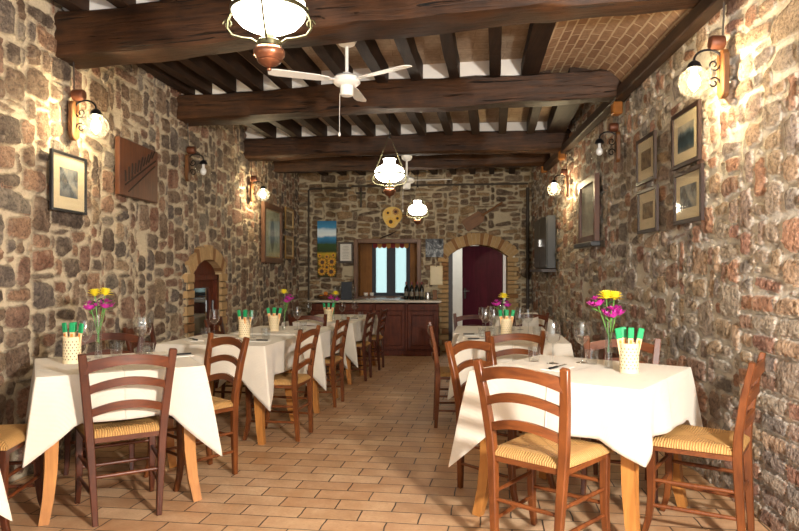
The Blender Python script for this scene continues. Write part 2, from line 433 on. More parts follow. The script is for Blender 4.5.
def wall_grid(name, mat, plane, a0, a1, z0, z1, step, holes, stones, seed, gap=.011, brick_zone=None):
    """dense wall so the stones can stand proud; holes(a,z)->True cuts an opening"""
    rnd = random.Random(seed); na = int((a1 - a0) / step); nz = int((z1 - z0) / step)
    A = np.linspace(a0, a1, na + 1); Z = np.linspace(z0, z1, nz + 1); da, dz = A[1] - A[0], Z[1] - Z[0]
    sdf = np.full((na + 1, nz + 1), -.04); tint = np.zeros_like(sdf); rel = np.zeros_like(sdf)
    for (ca, cz, w, h) in stones:
        isb = brick_zone and brick_zone(ca, cz)
        ca += rnd.uniform(-.008, .008); cz += rnd.uniform(-.006, .006)
        t, r, drop = rnd.random(), rnd.random(), rnd.random()
        if drop < .02 and not isb: continue                # a joint packed with mortar instead
        g = rnd.uniform(gap * .5, gap * 1.6) if not isb else .006
        hw, hh = max(.008, w / 2 - g), max(.008, h / 2 - g)
        rot = rnd.gauss(0, .07) if not isb else rnd.gauss(0, .012)
        m = .04; i0, i1 = max(0, int((ca - w / 2 - m - a0) / da)), min(na, int((ca + w / 2 + m - a0) / da) + 1)
        j0, j1 = max(0, int((cz - h / 2 - m - z0) / dz)), min(nz, int((cz + h / 2 + m - z0) / dz) + 1)
        if i1 <= i0 or j1 <= j0: continue
        X, Y = np.meshgrid(A[i0:i1 + 1] - ca, Z[j0:j1 + 1] - cz, indexing='ij')
        X, Y = X * math.cos(rot) + Y * math.sin(rot), -X * math.sin(rot) + Y * math.cos(rot)
        d = np.full_like(X, 9.0); q = min(hw, hh)
        planes = []
        for nx, ny, dd in ((1, 0, hw), (-1, 0, hw), (0, 1, hh), (0, -1, hh)):
            tl = rnd.gauss(0, .13 if not isb else .02); planes.append((nx * math.cos(tl) - ny * math.sin(tl), nx * math.sin(tl) + ny * math.cos(tl), dd * (rnd.uniform(.9, 1.03) if not isb else 1)))
        if not isb:
            for sx, sy in ((1, 1), (1, -1), (-1, 1), (-1, -1)):
                an = math.atan2(sy * hw, sx * hh) + rnd.gauss(0, .2); nx, ny = math.cos(an), math.sin(an)
                planes.append((nx, ny, abs(nx) * hw + abs(ny) * hh - q * rnd.uniform(.02, .34)))
        for nx, ny, dd in planes:
            d = -np.log(np.exp(-np.clip(d, -.3, .3) / .006) + np.exp(-np.clip(dd - nx * X - ny * Y, -.3, .3) / .006)) * .006
        S_ = sdf[i0:i1 + 1, j0:j1 + 1]; win = d > S_
        S_[win] = d[win]; tint[i0:i1 + 1, j0:j1 + 1][win] = t; rel[i0:i1 + 1, j0:j1 + 1][win] = r
    AA, ZZ = np.meshgrid(A, Z, indexing='ij'); n = AA.size
    co = np.empty((n, 3)); pl = np.full(n, plane[1])
    co[:, 0], co[:, 1], co[:, 2] = (pl, AA.ravel(), ZZ.ravel()) if plane[0] == 'x' else (AA.ravel(), pl, ZZ.ravel())
    I, J = np.meshgrid(np.arange(na), np.arange(nz), indexing='ij'); I, J = I.ravel(), J.ravel()
    if holes:
        keep = np.array([not holes(A[i] + da / 2, Z[j] + dz / 2) for i, j in zip(I, J)]); I, J = I[keep], J[keep]
    v = lambda i, j: i * (nz + 1) + j
    q = np.stack([v(I, J), v(I + 1, J), v(I + 1, J + 1), v(I, J + 1)], 1)
    if plane[2]: q = q[:, ::-1]
    me = bpy.data.meshes.new(name); nf = len(q)
    me.vertices.add(n); me.vertices.foreach_set('co', co.ravel())
    me.loops.add(nf * 4); me.loops.foreach_set('vertex_index', q.ravel().astype(np.int32))
    me.polygons.add(nf); me.polygons.foreach_set('loop_start', np.arange(0, nf * 4, 4, dtype=np.int32))
    me.update(calc_edges=True)
    for nm, arr in (('sdf', sdf), ('tint', tint), ('relief', rel)):
        me.attributes.new(nm, 'FLOAT', 'POINT').data.foreach_set('value', arr.ravel().astype(np.float32))
    me.materials.append(mat); me.shade_smooth()
    o = link(bpy.data.objects.new(name, me)); o['kind'] = 'structure'; return o

AL = dict(c=6.99, hw=.43, sp=1.26, rise=.13, th=.15)      # arched doorway in the left wall (along y)
AB = dict(c=.668, hw=.525, sp=1.535, rise=.205, th=.21)   # arched doorway in the back wall (along x)
def arch_top(A, a, grow=0.0):
    hw, rise = A['hw'], A['rise']; R = (hw * hw + rise * rise) / (2 * rise); zc = A['sp'] + rise - R
    d = abs(a - A['c'])
    if d > hw + grow: return -9
    q = (R + grow) ** 2 - d * d
    return zc + math.sqrt(max(q, 0))
WIN = (-1.52, -.39, .80, 1.80)                            # opening of the back window: x0,x1,z0,z1
Y0 = -1.2
WS, HS = ((2, 3, 4, 5, 6, 7, 8), (3, 5, 6, 5, 4, 2, 1)), ((1, 2, 3, 4, 5), (2.2, 5, 6, 3, 1))
wall_grid('wall_left', M_WL, ('x', XL, False), Y0, YB + .05, -.5, 3.3, .0165, lambda a, z: z < arch_top(AL, a, .10),
          layout(11, Y0, YB + .05, -.5, 3.3, .050, WS, HS), 5, .0070)
bz_ = lambda a, z: a + .25 * math.sin(z * 9) < 3.72 and z < 1.12 and a > 2.2
wall_grid('wall_right', M_WR, ('x', XR, True), Y0, YB + .05, -.5, 3.3, .0165, None,
          layout(12, Y0, YB + .05, -.5, 3.3, .048, WS, HS, bz_), 6, .0085, bz_)
wall_grid('wall_back', M_WB, ('y', YB, False), XL - .05, XR + .05, -.5, 3.3, .0165,
          lambda a, z: z < arch_top(AB, a, .13) or (WIN[0] - .03 < a < WIN[1] + .03 and WIN[2] - .03 < z < WIN[3] + .03),
          layout(13, XL - .05, XR + .05, -.5, 3.3, .042, ((3, 4, 5, 6, 7, 8, 10), (3, 4, 5, 5, 4, 3, 2)), ((1, 2, 3, 4), (3.5, 6, 4, 1))), 7, .008)

bm = NB()
poly(bm, [(XL - .8, Y0, fz(Y0)), (XR + .4, Y0, fz(Y0)), (XR + .4, 15.5, fz(15.5)), (XL - .8, 15.5, fz(15.5))])
struct('floor', bm, M_FLOOR)

# ceiling: terracotta soffit on joists, brick vault strip along the right wall
ZJ = 3.0                                                   # underside of joists
bm = NB()
poly(bm, [(XL - .1, Y0, ZJ + .165), (XL - .1, YB + .1, ZJ + .165), (XR + .1, YB + .1, ZJ + .165), (XR + .1, Y0, ZJ + .165)])
struct('ceiling', bm, M_PIAN)

VC = [(.78, 3.02), (.86, 3.035), (.95, 3.05), (1.05, 3.062), (1.17, 3.065), (1.28, 3.05), (1.38, 3.02), (1.46, 2.98), (1.53, 2.92), (1.58, 2.85), (1.61, 2.78)]
bm = NB(); uvl = bm.loops.layers.uv.new('UVMap'); ys = (Y0, 1.5, 3.0, 4.4, 6.02); rows = []; L = [0]
for a, b in zip(VC, VC[1:]): L.append(L[-1] + math.dist(a, b))
for (x, z) in VC: rows.append([bm.verts.new((x - .06 * (5.75 - y) / 3 * (1.61 - x), y, z)) for y in ys])
for i in range(len(VC) - 1):
    for j in range(len(ys) - 1):
        f = bm.faces.new((rows[i][j], rows[i + 1][j], rows[i + 1][j + 1], rows[i][j + 1]))
        for lp, (u, v) in zip(f.loops, ((ys[j], L[i]), (ys[j], L[i + 1]), (ys[j + 1], L[i + 1]), (ys[j + 1], L[i]))): lp[uvl].uv = (u, v)
v = struct('ceiling_vault', bm, M_VAULT, None, 180); v['label'] = 'shallow brick vault strip over the right wall'

def beam_mesh(p0, p1, w, h, seed, n=26, jit=.012, sag=0.0):
    """a hewn timber in its own frame, X along its length; p is the middle of its underside"""
    rnd = random.Random(seed); p0, p1 = Vector(p0), Vector(p1); Ln = (p1 - p0).length
    bm = NB(); rings = []
    ch = .03
    prof = [(-w / 2 + ch, 0), (w / 2 - ch, 0), (w / 2, ch), (w / 2, h - ch), (w / 2 - ch, h), (-w / 2 + ch, h), (-w / 2, h - ch), (-w / 2, ch)]
    off = [[0, 0] for _ in prof]
    for i in range(n + 1):
        x = Ln * i / n; ring = []
        for q, (y, z) in enumerate(prof):
            off[q][0] = off[q][0] * .75 + rnd.uniform(-1, 1) * jit; off[q][1] = off[q][1] * .75 + rnd.uniform(-1, 1) * jit
            ring.append(bm.verts.new((x, y + off[q][0], z + off[q][1] - sag * 4 * (i / n) * (1 - i / n))))
        rings.append(ring)
    for a, b in zip(rings, rings[1:]):
        for q in range(8): bm.faces.new((a[q], a[(q + 1) % 8], b[(q + 1) % 8], b[q]))
    bm.faces.new(rings[0]); bm.faces.new(rings[-1])
    return bm, p0, p1
def place_x(o, p0, p1):
    dv = (p1 - p0).normalized(); yv = Vector((0, 0, 1)).cross(dv).normalized(); zv = dv.cross(yv)
    m = Matrix((dv, yv, zv)).transposed().to_4x4(); m.translation = p0; o.matrix_world = m
BEAMS = [((XL - .08, 4.36, 2.70), (XR + .06, 3.93, 2.85), .31, .30, 'thick front ceiling beam rising to the right'),
         ((XL - .08, 6.38, 2.735), (XR + .05, 5.83, 2.77), .27, .26, 'second ceiling beam behind the near white fan'),
         ((XL - .08, 8.53, 2.745), (XR + .05, 8.42, 2.80), .26, .27, 'third ceiling beam, just before the low rear one'),
         ((XL - .08, 10.05, 2.80), (XR + .05, 9.86, 2.85), .26, .22, 'rearmost low ceiling beam nearest the back wall')]
for i, (p0, p1, w, h, lab) in enumerate(BEAMS):
    bm, a, b = beam_mesh(p0, p1, w, h, 10 + i)
    o = struct('ceiling_beam', bm, M_BEAM, None, 50); place_x(o, a, b); o['label'] = lab
# joists run from beam to beam, a little askew to the walls like the floor tiles
def beam_y(i, x):
    p0, p1 = BEAMS[i][0], BEAMS[i][1]; t = (x - p0[0]) / (p1[0] - p0[0]); return p0[1] + (p1[1] - p0[1]) * t
def joist(x, ya, yb, w=.095, h=.165, tw=.082):
    """x is taken at the far end"""
    bm = NB(); Ln = yb - ya; rnd = random.Random(int(x * 977 + yb * 31)); rings = []
    for i in range(9):
        y = -Ln * (1 - i / 8)
        j = [rnd.uniform(-.004, .004) for _ in range(4)]
        rings.append([bm.verts.new((tw * y + a + q, y, z)) for (a, z), q in zip(((-w / 2, .0 + j[1]), (w / 2, .0 + j[2]), (w / 2, h), (-w / 2, h)), j)])
    for a, b in zip(rings, rings[1:]):
        for q in range(4): bm.faces.new((a[q], a[(q + 1) % 4], b[(q + 1) % 4], b[q]))
    bm.faces.new(rings[0]); bm.faces.new(rings[-1])
    o = struct('ceiling_joist', bm, M_JOIST); o.location = (x, yb, ZJ); return o
J1 = [-2.46, -2.28, -2.03, -1.75, -1.46, -1.17, -.86, -.52, -.2, .14, .5]
for x in J1: joist(x, beam_y(0, x) - .02, beam_y(1, x) + .05)
joist(.80, beam_y(0, .8) - .02, beam_y(1, .8) + .05, .15, .12, .05)
J0 = [-2.42, -2.08, -1.74, -1.4, -1.06, -.72, -.38, -.04, .3, .62]
for x in J0: joist(x, Y0, beam_y(0, x) + .05)
J2 = [-2.2, -1.86, -1.52, -1.2, -.88, -.55, -.22, .12, .46, .8, 1.15]
for x in J2: joist(x, beam_y(1, x) - .02, beam_y(2, x) + .05)
joist(1.47, beam_y(1, 1.4) - .02, beam_y(2, 1.4) + .05, .22)
for x in J2: joist(x + .12, beam_y(2, x) - .02, YB + .05)
# plaster closing the gaps between joists on top of each beam
for i in range(4):
    p0, p1, w, h, _ = BEAMS[i]
    bm = NB()
    for k in range(16):
        t0, t1 = k / 16, (k + 1) / 16
        xa, xb = p0[0] + (p1[0] - p0[0]) * t0, p0[0] + (p1[0] - p0[0]) * t1
        if i < 2 and xb > .95: break
        ya, yb = beam_y(i, xa), beam_y(i, xb); z0 = p0[2] + (p1[2] - p0[2]) * t0 + h - .06
        for (y0, y1, z0_, z1_) in ((-.06, .1, z0, ZJ + .165),):
            a = [(xa, ya + y0, z0_), (xb, yb + y0, z0_), (xb, yb + y1, z0_), (xa, ya + y1, z0_)]
            b = [(p[0], p[1], z1_) for p in a]
            va = [bm.verts.new(p) for p in a]; vb = [bm.verts.new(p) for p in b]
            for q in range(4): bm.faces.new((va[q], va[(q + 1) % 4], vb[(q + 1) % 4], vb[q]))
    s_ = struct('ceiling_plaster', bm, M_PLASTER)

# timber cornice along the right wall, and the orange corbels under the beams
bm = NB(); box(bm, (0, 0, 0), (.09, 10.9, .095)); bevel(bm, .008)
o = struct('trim_1', bm, M_CORN); o.location = (XR - .035, 4.3, 2.80)
for i, (x, y, z) in enumerate(((1.545, 5.82, 2.685), (1.545, 8.42, 2.74), (1.545, 9.86, 2.79))):
    bm = NB(); box(bm, (0, 0, 0), (.08, .11, .11)); bevel(bm, .01)
    o = struct('ceiling_corbel', bm, M_CORBEL); o.location = (x, y, z)
    o['label'] = 'orange wooden corbel carrying a beam end'

# arched doorways: brick rings with reveals
M_VOUS = plain('arch_bricks', hx('a88a62'), .85, 0, .25, 14, .2, .5)
M_VOUSM = plain('arch_mortar', hx('b39e7c'), .9, 0, .2, 14, .2, .4)
M_VOUSD = plain('arch_bricks_brown', hx('85603f'), .85, 0, .25, 14, .2, .5)
def arch_ring(A, toworld, depth, nb, seed):
    rnd = random.Random(seed); bm = NB(); hw, rise = A['hw'], A['rise']
    R = (hw * hw + rise * rise) / (2 * rise); zc = A['sp'] + rise - R; th0 = math.asin(min(1, hw / R))
    def brick(c4, d0, d1, mi):
        a = [bm.verts.new(toworld(p[0], d0, p[1])) for p in c4]; b = [bm.verts.new(toworld(p[0], d1, p[1])) for p in c4]
        fs = [bm.faces.new(a), bm.faces.new(b[::-1])] + [bm.faces.new((a[q], a[(q + 1) % 4], b[(q + 1) % 4], b[q])) for q in range(4)]
        for f in fs: f.material_index = mi
    ext = .10
    for i in range(nb):
        t0 = -(th0 + ext) + 2 * (th0 + ext) * (i + .06) / nb; t1 = -(th0 + ext) + 2 * (th0 + ext) * (i + .94) / nb
        r0, r1 = R + rnd.uniform(-.004, .004), R + A['th'] + rnd.uniform(-.015, .012)
        c4 = [(A['c'] + r * math.sin(t), zc + r * math.cos(t)) for r, t in ((r0, t0), (r1, t0), (r1, t1), (r0, t1))]
        brick(c4, -.018 + rnd.uniform(-.006, .004), depth, 1 if rnd.random() < .25 else 0)
    t0, t1 = -(th0 + ext), th0 + ext                         # mortar bed between the bricks
    for i in range(24):
        a, b = t0 + (t1 - t0) * i / 24, t0 + (t1 - t0) * (i + 1) / 24
        c4 = [(A['c'] + r * math.sin(t), zc + r * math.cos(t)) for r, t in ((R + .005, a), (R + A['th'] - .02, a), (R + A['th'] - .02, b), (R + .005, b))]
        brick(c4, -.004, depth, 2)
    z = A['sp'] - .03; side = 0                              # toothed brick jambs down to the floor
    while z > -.35:
        hh = rnd.uniform(.07, .11)
        for sg in (-1, 1):
            w = .12 if side % 2 else .19
            x0, x1 = A['c'] + sg * hw, A['c'] + sg * (hw + w)
            brick([(x0, z - hh + .012), (x1, z - hh + .012), (x1, z), (x0, z)], -.014 + rnd.uniform(-.006, .004), depth, 1 if rnd.random() < .2 else 0)
            x1 = A['c'] + sg * (hw + .16)
            brick([(x0 + sg * .004, z - hh), (x1, z - hh), (x1, z + .012), (x0 + sg * .004, z + .012)], .0, depth, 2)
        z -= hh; side += 1
    return bm
o = struct('trim_2', arch_ring(AL, lambda a, d, z: (XL - d, a, z), .32, 15, 3), [M_VOUS, M_VOUSD, M_VOUSM]); o['label'] = 'brick arch around the low doorway in the left wall'
o = struct('trim_3', arch_ring(AB, lambda a, d, z: (a, YB + d, z), .40, 21, 4), [M_VOUS, M_VOUSD, M_VOUSM]); o['label'] = 'brick arch around the doorway in the back wall'

# left doorway: wood frame, dark glazed door
d2 = link(bpy.data.objects.new('door_2', None)); d2['kind'] = 'structure'; d2.location = (XL - .07, AL['c'], fz(AL['c']))
H2 = 1.22 - fz(AL['c'])
bm = NB()
for sg in (-1, 1): box(bm, (0, sg * .395, H2 / 2), (.09, .07, H2))
box(bm, (0, 0, H2 - .03), (.09, .86, .06))
obj('door_frame', bm, M_BARW, d2)
bm = NB()
pts = [(.0, -.43, H2 - .01), (.0, .43, H2 - .01)] + [(.0, .43 - .86 * i / 12, arch_top(AL, AL['c'] + .43 - .86 * i / 12 if 0 < i < 12 else AL['c']) - fz(AL['c']) if 0 < i < 12 else H2 + .02) for i in range(13)]
f = bm.faces.new([bm.verts.new(p) for p in pts])
r = bmesh.ops.extrude_face_region(bm, geom=[f]); bmesh.ops.translate(bm, verts=[q for q in r['geom'] if isinstance(q, bmesh.types.BMVert)], vec=(-.03, 0, 0))
obj('arched_panel', bm, M_BARW, d2)
bm = NB()
for sg in (-1, 1): box(bm, (-.02, sg * .31, H2 / 2), (.045, .09, H2 - .08))
for z in (.12, .62, H2 - .1): box(bm, (-.02, 0, z), (.045, .55, .09))
lf = obj('door_leaf', bm, M_BARW, d2)
bm = NB(); box(bm, (-.02, 0, H2 / 2), (.006, .56, H2 - .2)); obj('glass_pane', bm, M_DPANE, lf)
bm = NB(); box(bm, (0, 0, 0), (.02, .02, .14)); bevel(bm, .004); obj('door_handle', bm, M_STEEL, lf, loc=(.02, .3, .95))
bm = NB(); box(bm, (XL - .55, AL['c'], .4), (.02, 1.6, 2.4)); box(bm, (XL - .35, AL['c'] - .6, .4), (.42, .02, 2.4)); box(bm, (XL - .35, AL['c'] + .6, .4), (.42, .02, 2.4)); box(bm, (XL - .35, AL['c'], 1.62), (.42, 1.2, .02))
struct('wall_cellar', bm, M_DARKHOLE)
for i, (z, n) in enumerate(((.75, 4), (.45, 4))):             # bottles glinting behind the glass are too dark to read; a shelf stands there
    pass

# back doorway: pale lining, maroon leaf ajar, lit room beyond
d1 = link(bpy.data.objects.new('door_1', None)); d1['kind'] = 'structure'; d1.location = (AB['c'], YB + .32, fz(YB))
HB = AB['sp'] + AB['rise'] - fz(YB)
bm = NB()
for sg in (-1, 1): box(bm, (sg * (.49 if sg < 0 else .545), 0, HB / 2), (.09 if sg < 0 else .04, .10, HB))
obj('door_frame', bm, M_DARKW, d1)
bm = NB(); box(bm, (.50, .0, HB / 2), (.05, .07, HB)); obj('door_lining', bm, M_WHITE, d1)
an = math.radians(-26)
lf = link(bpy.data.objects.new('door_leaf', None)); lf.parent = d1; lf.location = (.475, .03, 0); lf.rotation_euler = (0, 0, an)
bm = NB(); box(bm, (-.40, .0, HB / 2 + .01), (.80, .042, HB - .02)); obj('leaf_panel', bm, M_MAROON, lf)
bm = NB(); box(bm, (-.803, .0, HB / 2 + .01), (.006, .044, HB - .02)); obj('leaf_edge', bm, M_WHITE, lf)
bm = NB(); sweep(bm, [(0, 0, 0), (0, -.05, 0), (.03, -.055, 0), (.12, -.055, 0)], .009); box(bm, (0, -.004, -.04), (.04, .012, .2))
obj('door_handle', bm, M_STEEL, lf, 60, loc=(-.745, -.025, 1.08))
bm = NB()
box(bm, (1.0, 14.9, 1.0), (2.4, .06, 3.2)); box(bm, (-.2, 13.5, 1.0), (.06, 2.9, 3.2)); box(bm, (2.2, 13.5, 1.0), (.06, 2.9, 3.2)); box(bm, (1.0, 13.5, 2.62), (2.5, 2.9, .06))
struct('wall_corridor', bm, M_PLASTER)

# ------------------------------------------------------------------ back window
w1 = link(bpy.data.objects.new('window_1', None)); w1['kind'] = 'structure'; w1.location = ((WIN[0] + WIN[1]) / 2, YB, 0)
ww = WIN[1] - WIN[0]; wz = (WIN[2] + WIN[3]) / 2; wh = WIN[3] - WIN[2]; DP = .36
bm = NB()
for sg in (-1, 1): box(bm, (sg * (ww / 2 + .005), -.01, wz), (.075, .09, wh + .09))
box(bm, (0, -.01, WIN[3] + .01), (ww - .066, .09, .075)); bevel(bm, .006)
obj('window_frame', bm, M_WINWD, w1)
bm = NB()
for sg in (-1, 1): box(bm, (sg * (ww / 2 - .02), DP / 2 + .03, wz), (.02, DP, wh))
box(bm, (0, DP / 2 + .03, WIN[3] - .01), (ww, DP, .02))
obj('window_lining', bm, M_WINW, w1)
bm = NB(); box(bm, (0, DP / 2, WIN[2] - .01), (ww + .04, DP + .1, .04)); bevel(bm, .005); obj('window_sill', bm, M_WINWD, w1)
IX0, IX1, IZ0, IZ1 = -1.235, -.60, .84, 1.775                 # the glazed part, set deep in the recess
bm = NB(); xm = (WIN[0] + WIN[1]) / 2
box(bm, ((WIN[0] + IX0) / 2 - xm, DP, wz), (IX0 - WIN[0], .03, wh)); obj('window_side_panel', bm, M_WINW, w1)
bm = NB(); box(bm, ((WIN[1] + IX1) / 2 - xm, DP, wz), (WIN[1] - IX1, .03, wh)); obj('window_side_panel', bm, M_WINW, w1)
bm = NB()
for x, wd in ((IX0, .07), (IX1, .07), ((IX0 + IX1) / 2, .16)): box(bm, (x - xm, DP, (IZ0 + IZ1) / 2), (wd, .055, IZ1 - IZ0))
for z, hd in ((IZ0 - .01, .07), (IZ1, .06)): box(bm, ((IX0 + IX1) / 2 - xm, DP, z), (IX1 - IX0 + .07, .05, hd))
sash = obj('window_sash', bm, M_BLUEG, w1)
bm = NB(); box(bm, ((IX0 + IX1) / 2 - xm, DP, (IZ0 + IZ1) / 2), (IX1 - IX0, .006, IZ1 - IZ0)); obj('window_pane', bm, M_FROST, sash)
# scalloped red and gold valance
t = thing('window_valance', 'red and gold scalloped valance hanging in the back window', 'valance', ((IX0 + IX1) / 2, YB + DP - .06, IZ1 + .02))
bm = NB(); sweep(bm, [(-.34, 0, 0), (.34, 0, 0)], .007); obj('rod', bm, M_BRASS, t, 60)
bm = NB(); nsc = 8; wd = .66 / nsc
for i in range(nsc):
    x0 = -.33 + i * wd; pts = [(x0, 0), (x0 + wd, 0)] + [(x0 + wd / 2 + wd / 2 * math.cos(q * PI / 6), -.075 - .03 * math.sin(q * PI / 6)) for q in range(7)]
    f = bm.faces.new([bm.verts.new((x, -.006 * math.sin(i * 1.7), z)) for x, z in pts]); f.material_index = i % 2
o = obj('fabric', bm, [M_RED, M_GOLDF], t); m = o.modifiers.new('s', 'SOLIDIFY'); m.thickness = .004

# ------------------------------------------------------------------ tables
def table(cx, cy, sx, sy, rot, label, cl_label, over=.238, seed=0, ears=None, group='tables under white cloths'):
    h = .745; z0 = fz(cy)
    t = thing('dining_table', label, 'table', (cx, cy, z0), rot)
    bm = NB(); box(bm, (0, 0, h - .014), (sx, sy, .028)); bevel(bm, .004); obj('tabletop', bm, M_TABLE, t)
    bm = NB()
    for sg in (-1, 1):
        box(bm, (0, sg * (sy / 2 - .07), h - .07), (sx - .14, .02, .08)); box(bm, (sg * (sx / 2 - .07), 0, h - .07), (.02, sy - .14, .08))
    obj('apron', bm, M_TABLE, t)
    for a in (-1, 1):
        for b in (-1, 1):
            bm = NB(); px, py = a * (sx / 2 - .065), b * (sy / 2 - .065)
            pts = [(px, py, h - .028), (px, py, .45), (px + a * .004, py + b * .004, .28), (px + a * .018, py + b * .018, .13), (px + a * .04, py + b * .04, 0)]
            sweep(bm, pts, 0, flat=[(.062, .062), (.062, .062), (.058, .058), (.052, .052), (.045, .045)])
            obj('leg', bm, M_TABLE, t, 40)
    # cloth
    rnd = random.Random(seed); bm = NB()
    a, b = sx / 2 + .004, sy / 2 + .004; N_ = 30; per = []
    for k, (c0, c1, nn) in enumerate((((-a, -b), (a, -b), (0, -1)), ((a, -b), (a, b), (1, 0)), ((a, b), (-a, b), (0, 1)), ((-a, b), (-a, -b), (-1, 0)))):
        for i in range(N_):
            u = i / N_; u = .5 - .5 * math.cos(PI * u) if True else u
            x, y = c0[0] + (c1[0] - c0[0]) * u, c0[1] + (c1[1] - c0[1]) * u
            ln = math.dist(c0, c1); d0, d1 = u * ln, (1 - u) * ln
            cn = c0 if d0 < d1 else c1; d = min(d0, d1)
            per.append((x, y, nn, d, (math.copysign(.7071, cn[0]), math.copysign(.7071, cn[1])), k + u))
    ph = [rnd.uniform(0, 6.28) for _ in range(6)]
    amp = rnd.uniform(.008, .014)
    ears = ears or [rnd.uniform(.85, 1.2) for _ in range(4)]
    ZT = h + .003
    rings = [[bm.verts.new((x * .93, y * .93, ZT)) for x, y, *_ in per]]
    rings.append([bm.verts.new((x * .985, y * .985, ZT)) for x, y, *_ in per])
    rows_ = (0.0, .03, .1, .2, .32, .45, .58, .7, .82, .92, 1.0)
    for v in rows_:
        ring = []
        for (x, y, nn, d, dg, s) in per:
            w = max(0.0, 1 - d / .17); we = w ** 1.35
            ear = ears[(0 if dg[0] < 0 and dg[1] < 0 else 1 if dg[1] < 0 else 2 if dg[0] > 0 else 3)]
            tip = max(0.0, 1 - d / .18)
            drop = over * (1 + 1.0 * tip * ear)
            wav = amp * v * (math.sin(s * 7 + ph[0]) + .6 * math.sin(s * 15 + ph[1])) * (1 - w)
            pin = -.03 * v * math.exp(-((d - .19) / .07) ** 2)
            out = .004 + .035 * v * (1 - w) + wav + pin
            e = .105 * v ** .9 * we * ear
            zz = ZT - drop * v - (.004 if v > 0 else 0)
            ring.append(bm.verts.new((x + nn[0] * out + dg[0] * e, y + nn[1] * out + dg[1] * e, zz)))
        rings.append(ring)
    n = len(per)
    for r0, r1 in zip(rings, rings[1:]):
        for k in range(n): bm.faces.new((r0[k], r0[(k + 1) % n], r1[(k + 1) % n], r1[k]))
    bm.faces.new(rings[0])
    o = obj('tablecloth', bm, M_CLOTH, None, 60, (cx, cy, z0)); o.rotation_euler = (0, 0, rot)
    tag(o, cl_label, 'tablecloth')
    m = o.modifiers.new('hem', 'SOLIDIFY'); m.thickness = .0025; m.offset = 1
    return cx, cy, z0 + ZT + .003, rot

R_ = math.radians
TL0 = table(-2.09, 1.95, .72, .76, 0, 'wooden table mostly out of view at the lower left corner', 'white cloth of which only one hanging corner shows, lower left', seed=1, ears=[.4, .9, 1.0, .4])
TL1 = table(-1.86, 3.63, .80, .78, R_(33), 'orange-legged wooden table nearest the camera by the left wall', 'white cloth on the diagonal table in front of the left wall', seed=2, ears=[.75, 1.05, .9, .7])
TL2 = table(-1.70, 5.22, .86, .80, R_(-6), 'wooden table second along the left wall, level with the small arch', 'white cloth with long pointed corner on second left table', seed=3)
TL3 = table(-1.53, 6.45, .86, .84, R_(-4), 'wooden table third along the left wall', 'white cloth on the left table carrying the yellow and purple flowers, behind second table', seed=4)
TL4 = table(-1.47, 8.22, .86, .80, R_(-4), 'wooden table in the rear left row, before the last one', 'white cloth with creased hanging corner on rear left table', seed=5)
TL5 = table(-1.42, 9.31, .86, .84, R_(-4), 'wooden table at the end of the left row by the bar', 'white cloth on the last left table, closest to the bar', seed=6)
TR1 = table(.75, 3.50, .86, .84, R_(-34), 'light-legged wooden table nearest the camera by the right wall', 'bright white cloth on the diagonal table at front right', seed=8, ears=[1.05, .35, .9, .9])
TR2 = table(.60, 5.60, .88, .82, R_(-4), 'wooden table second along the right wall', 'white cloth on the second right table with black-handled knives', seed=9)
TR3 = table(.60, 6.60, .88, .84, R_(-4), 'wooden table third along the right wall before the arched door', 'white cloth on the third right table before the arched door', seed=10)
TR4 = table(1.12, 9.1, .72, .8, R_(-2), 'small wooden table at rear right near the arched door', 'white cloth on the small rear right table', seed=11)

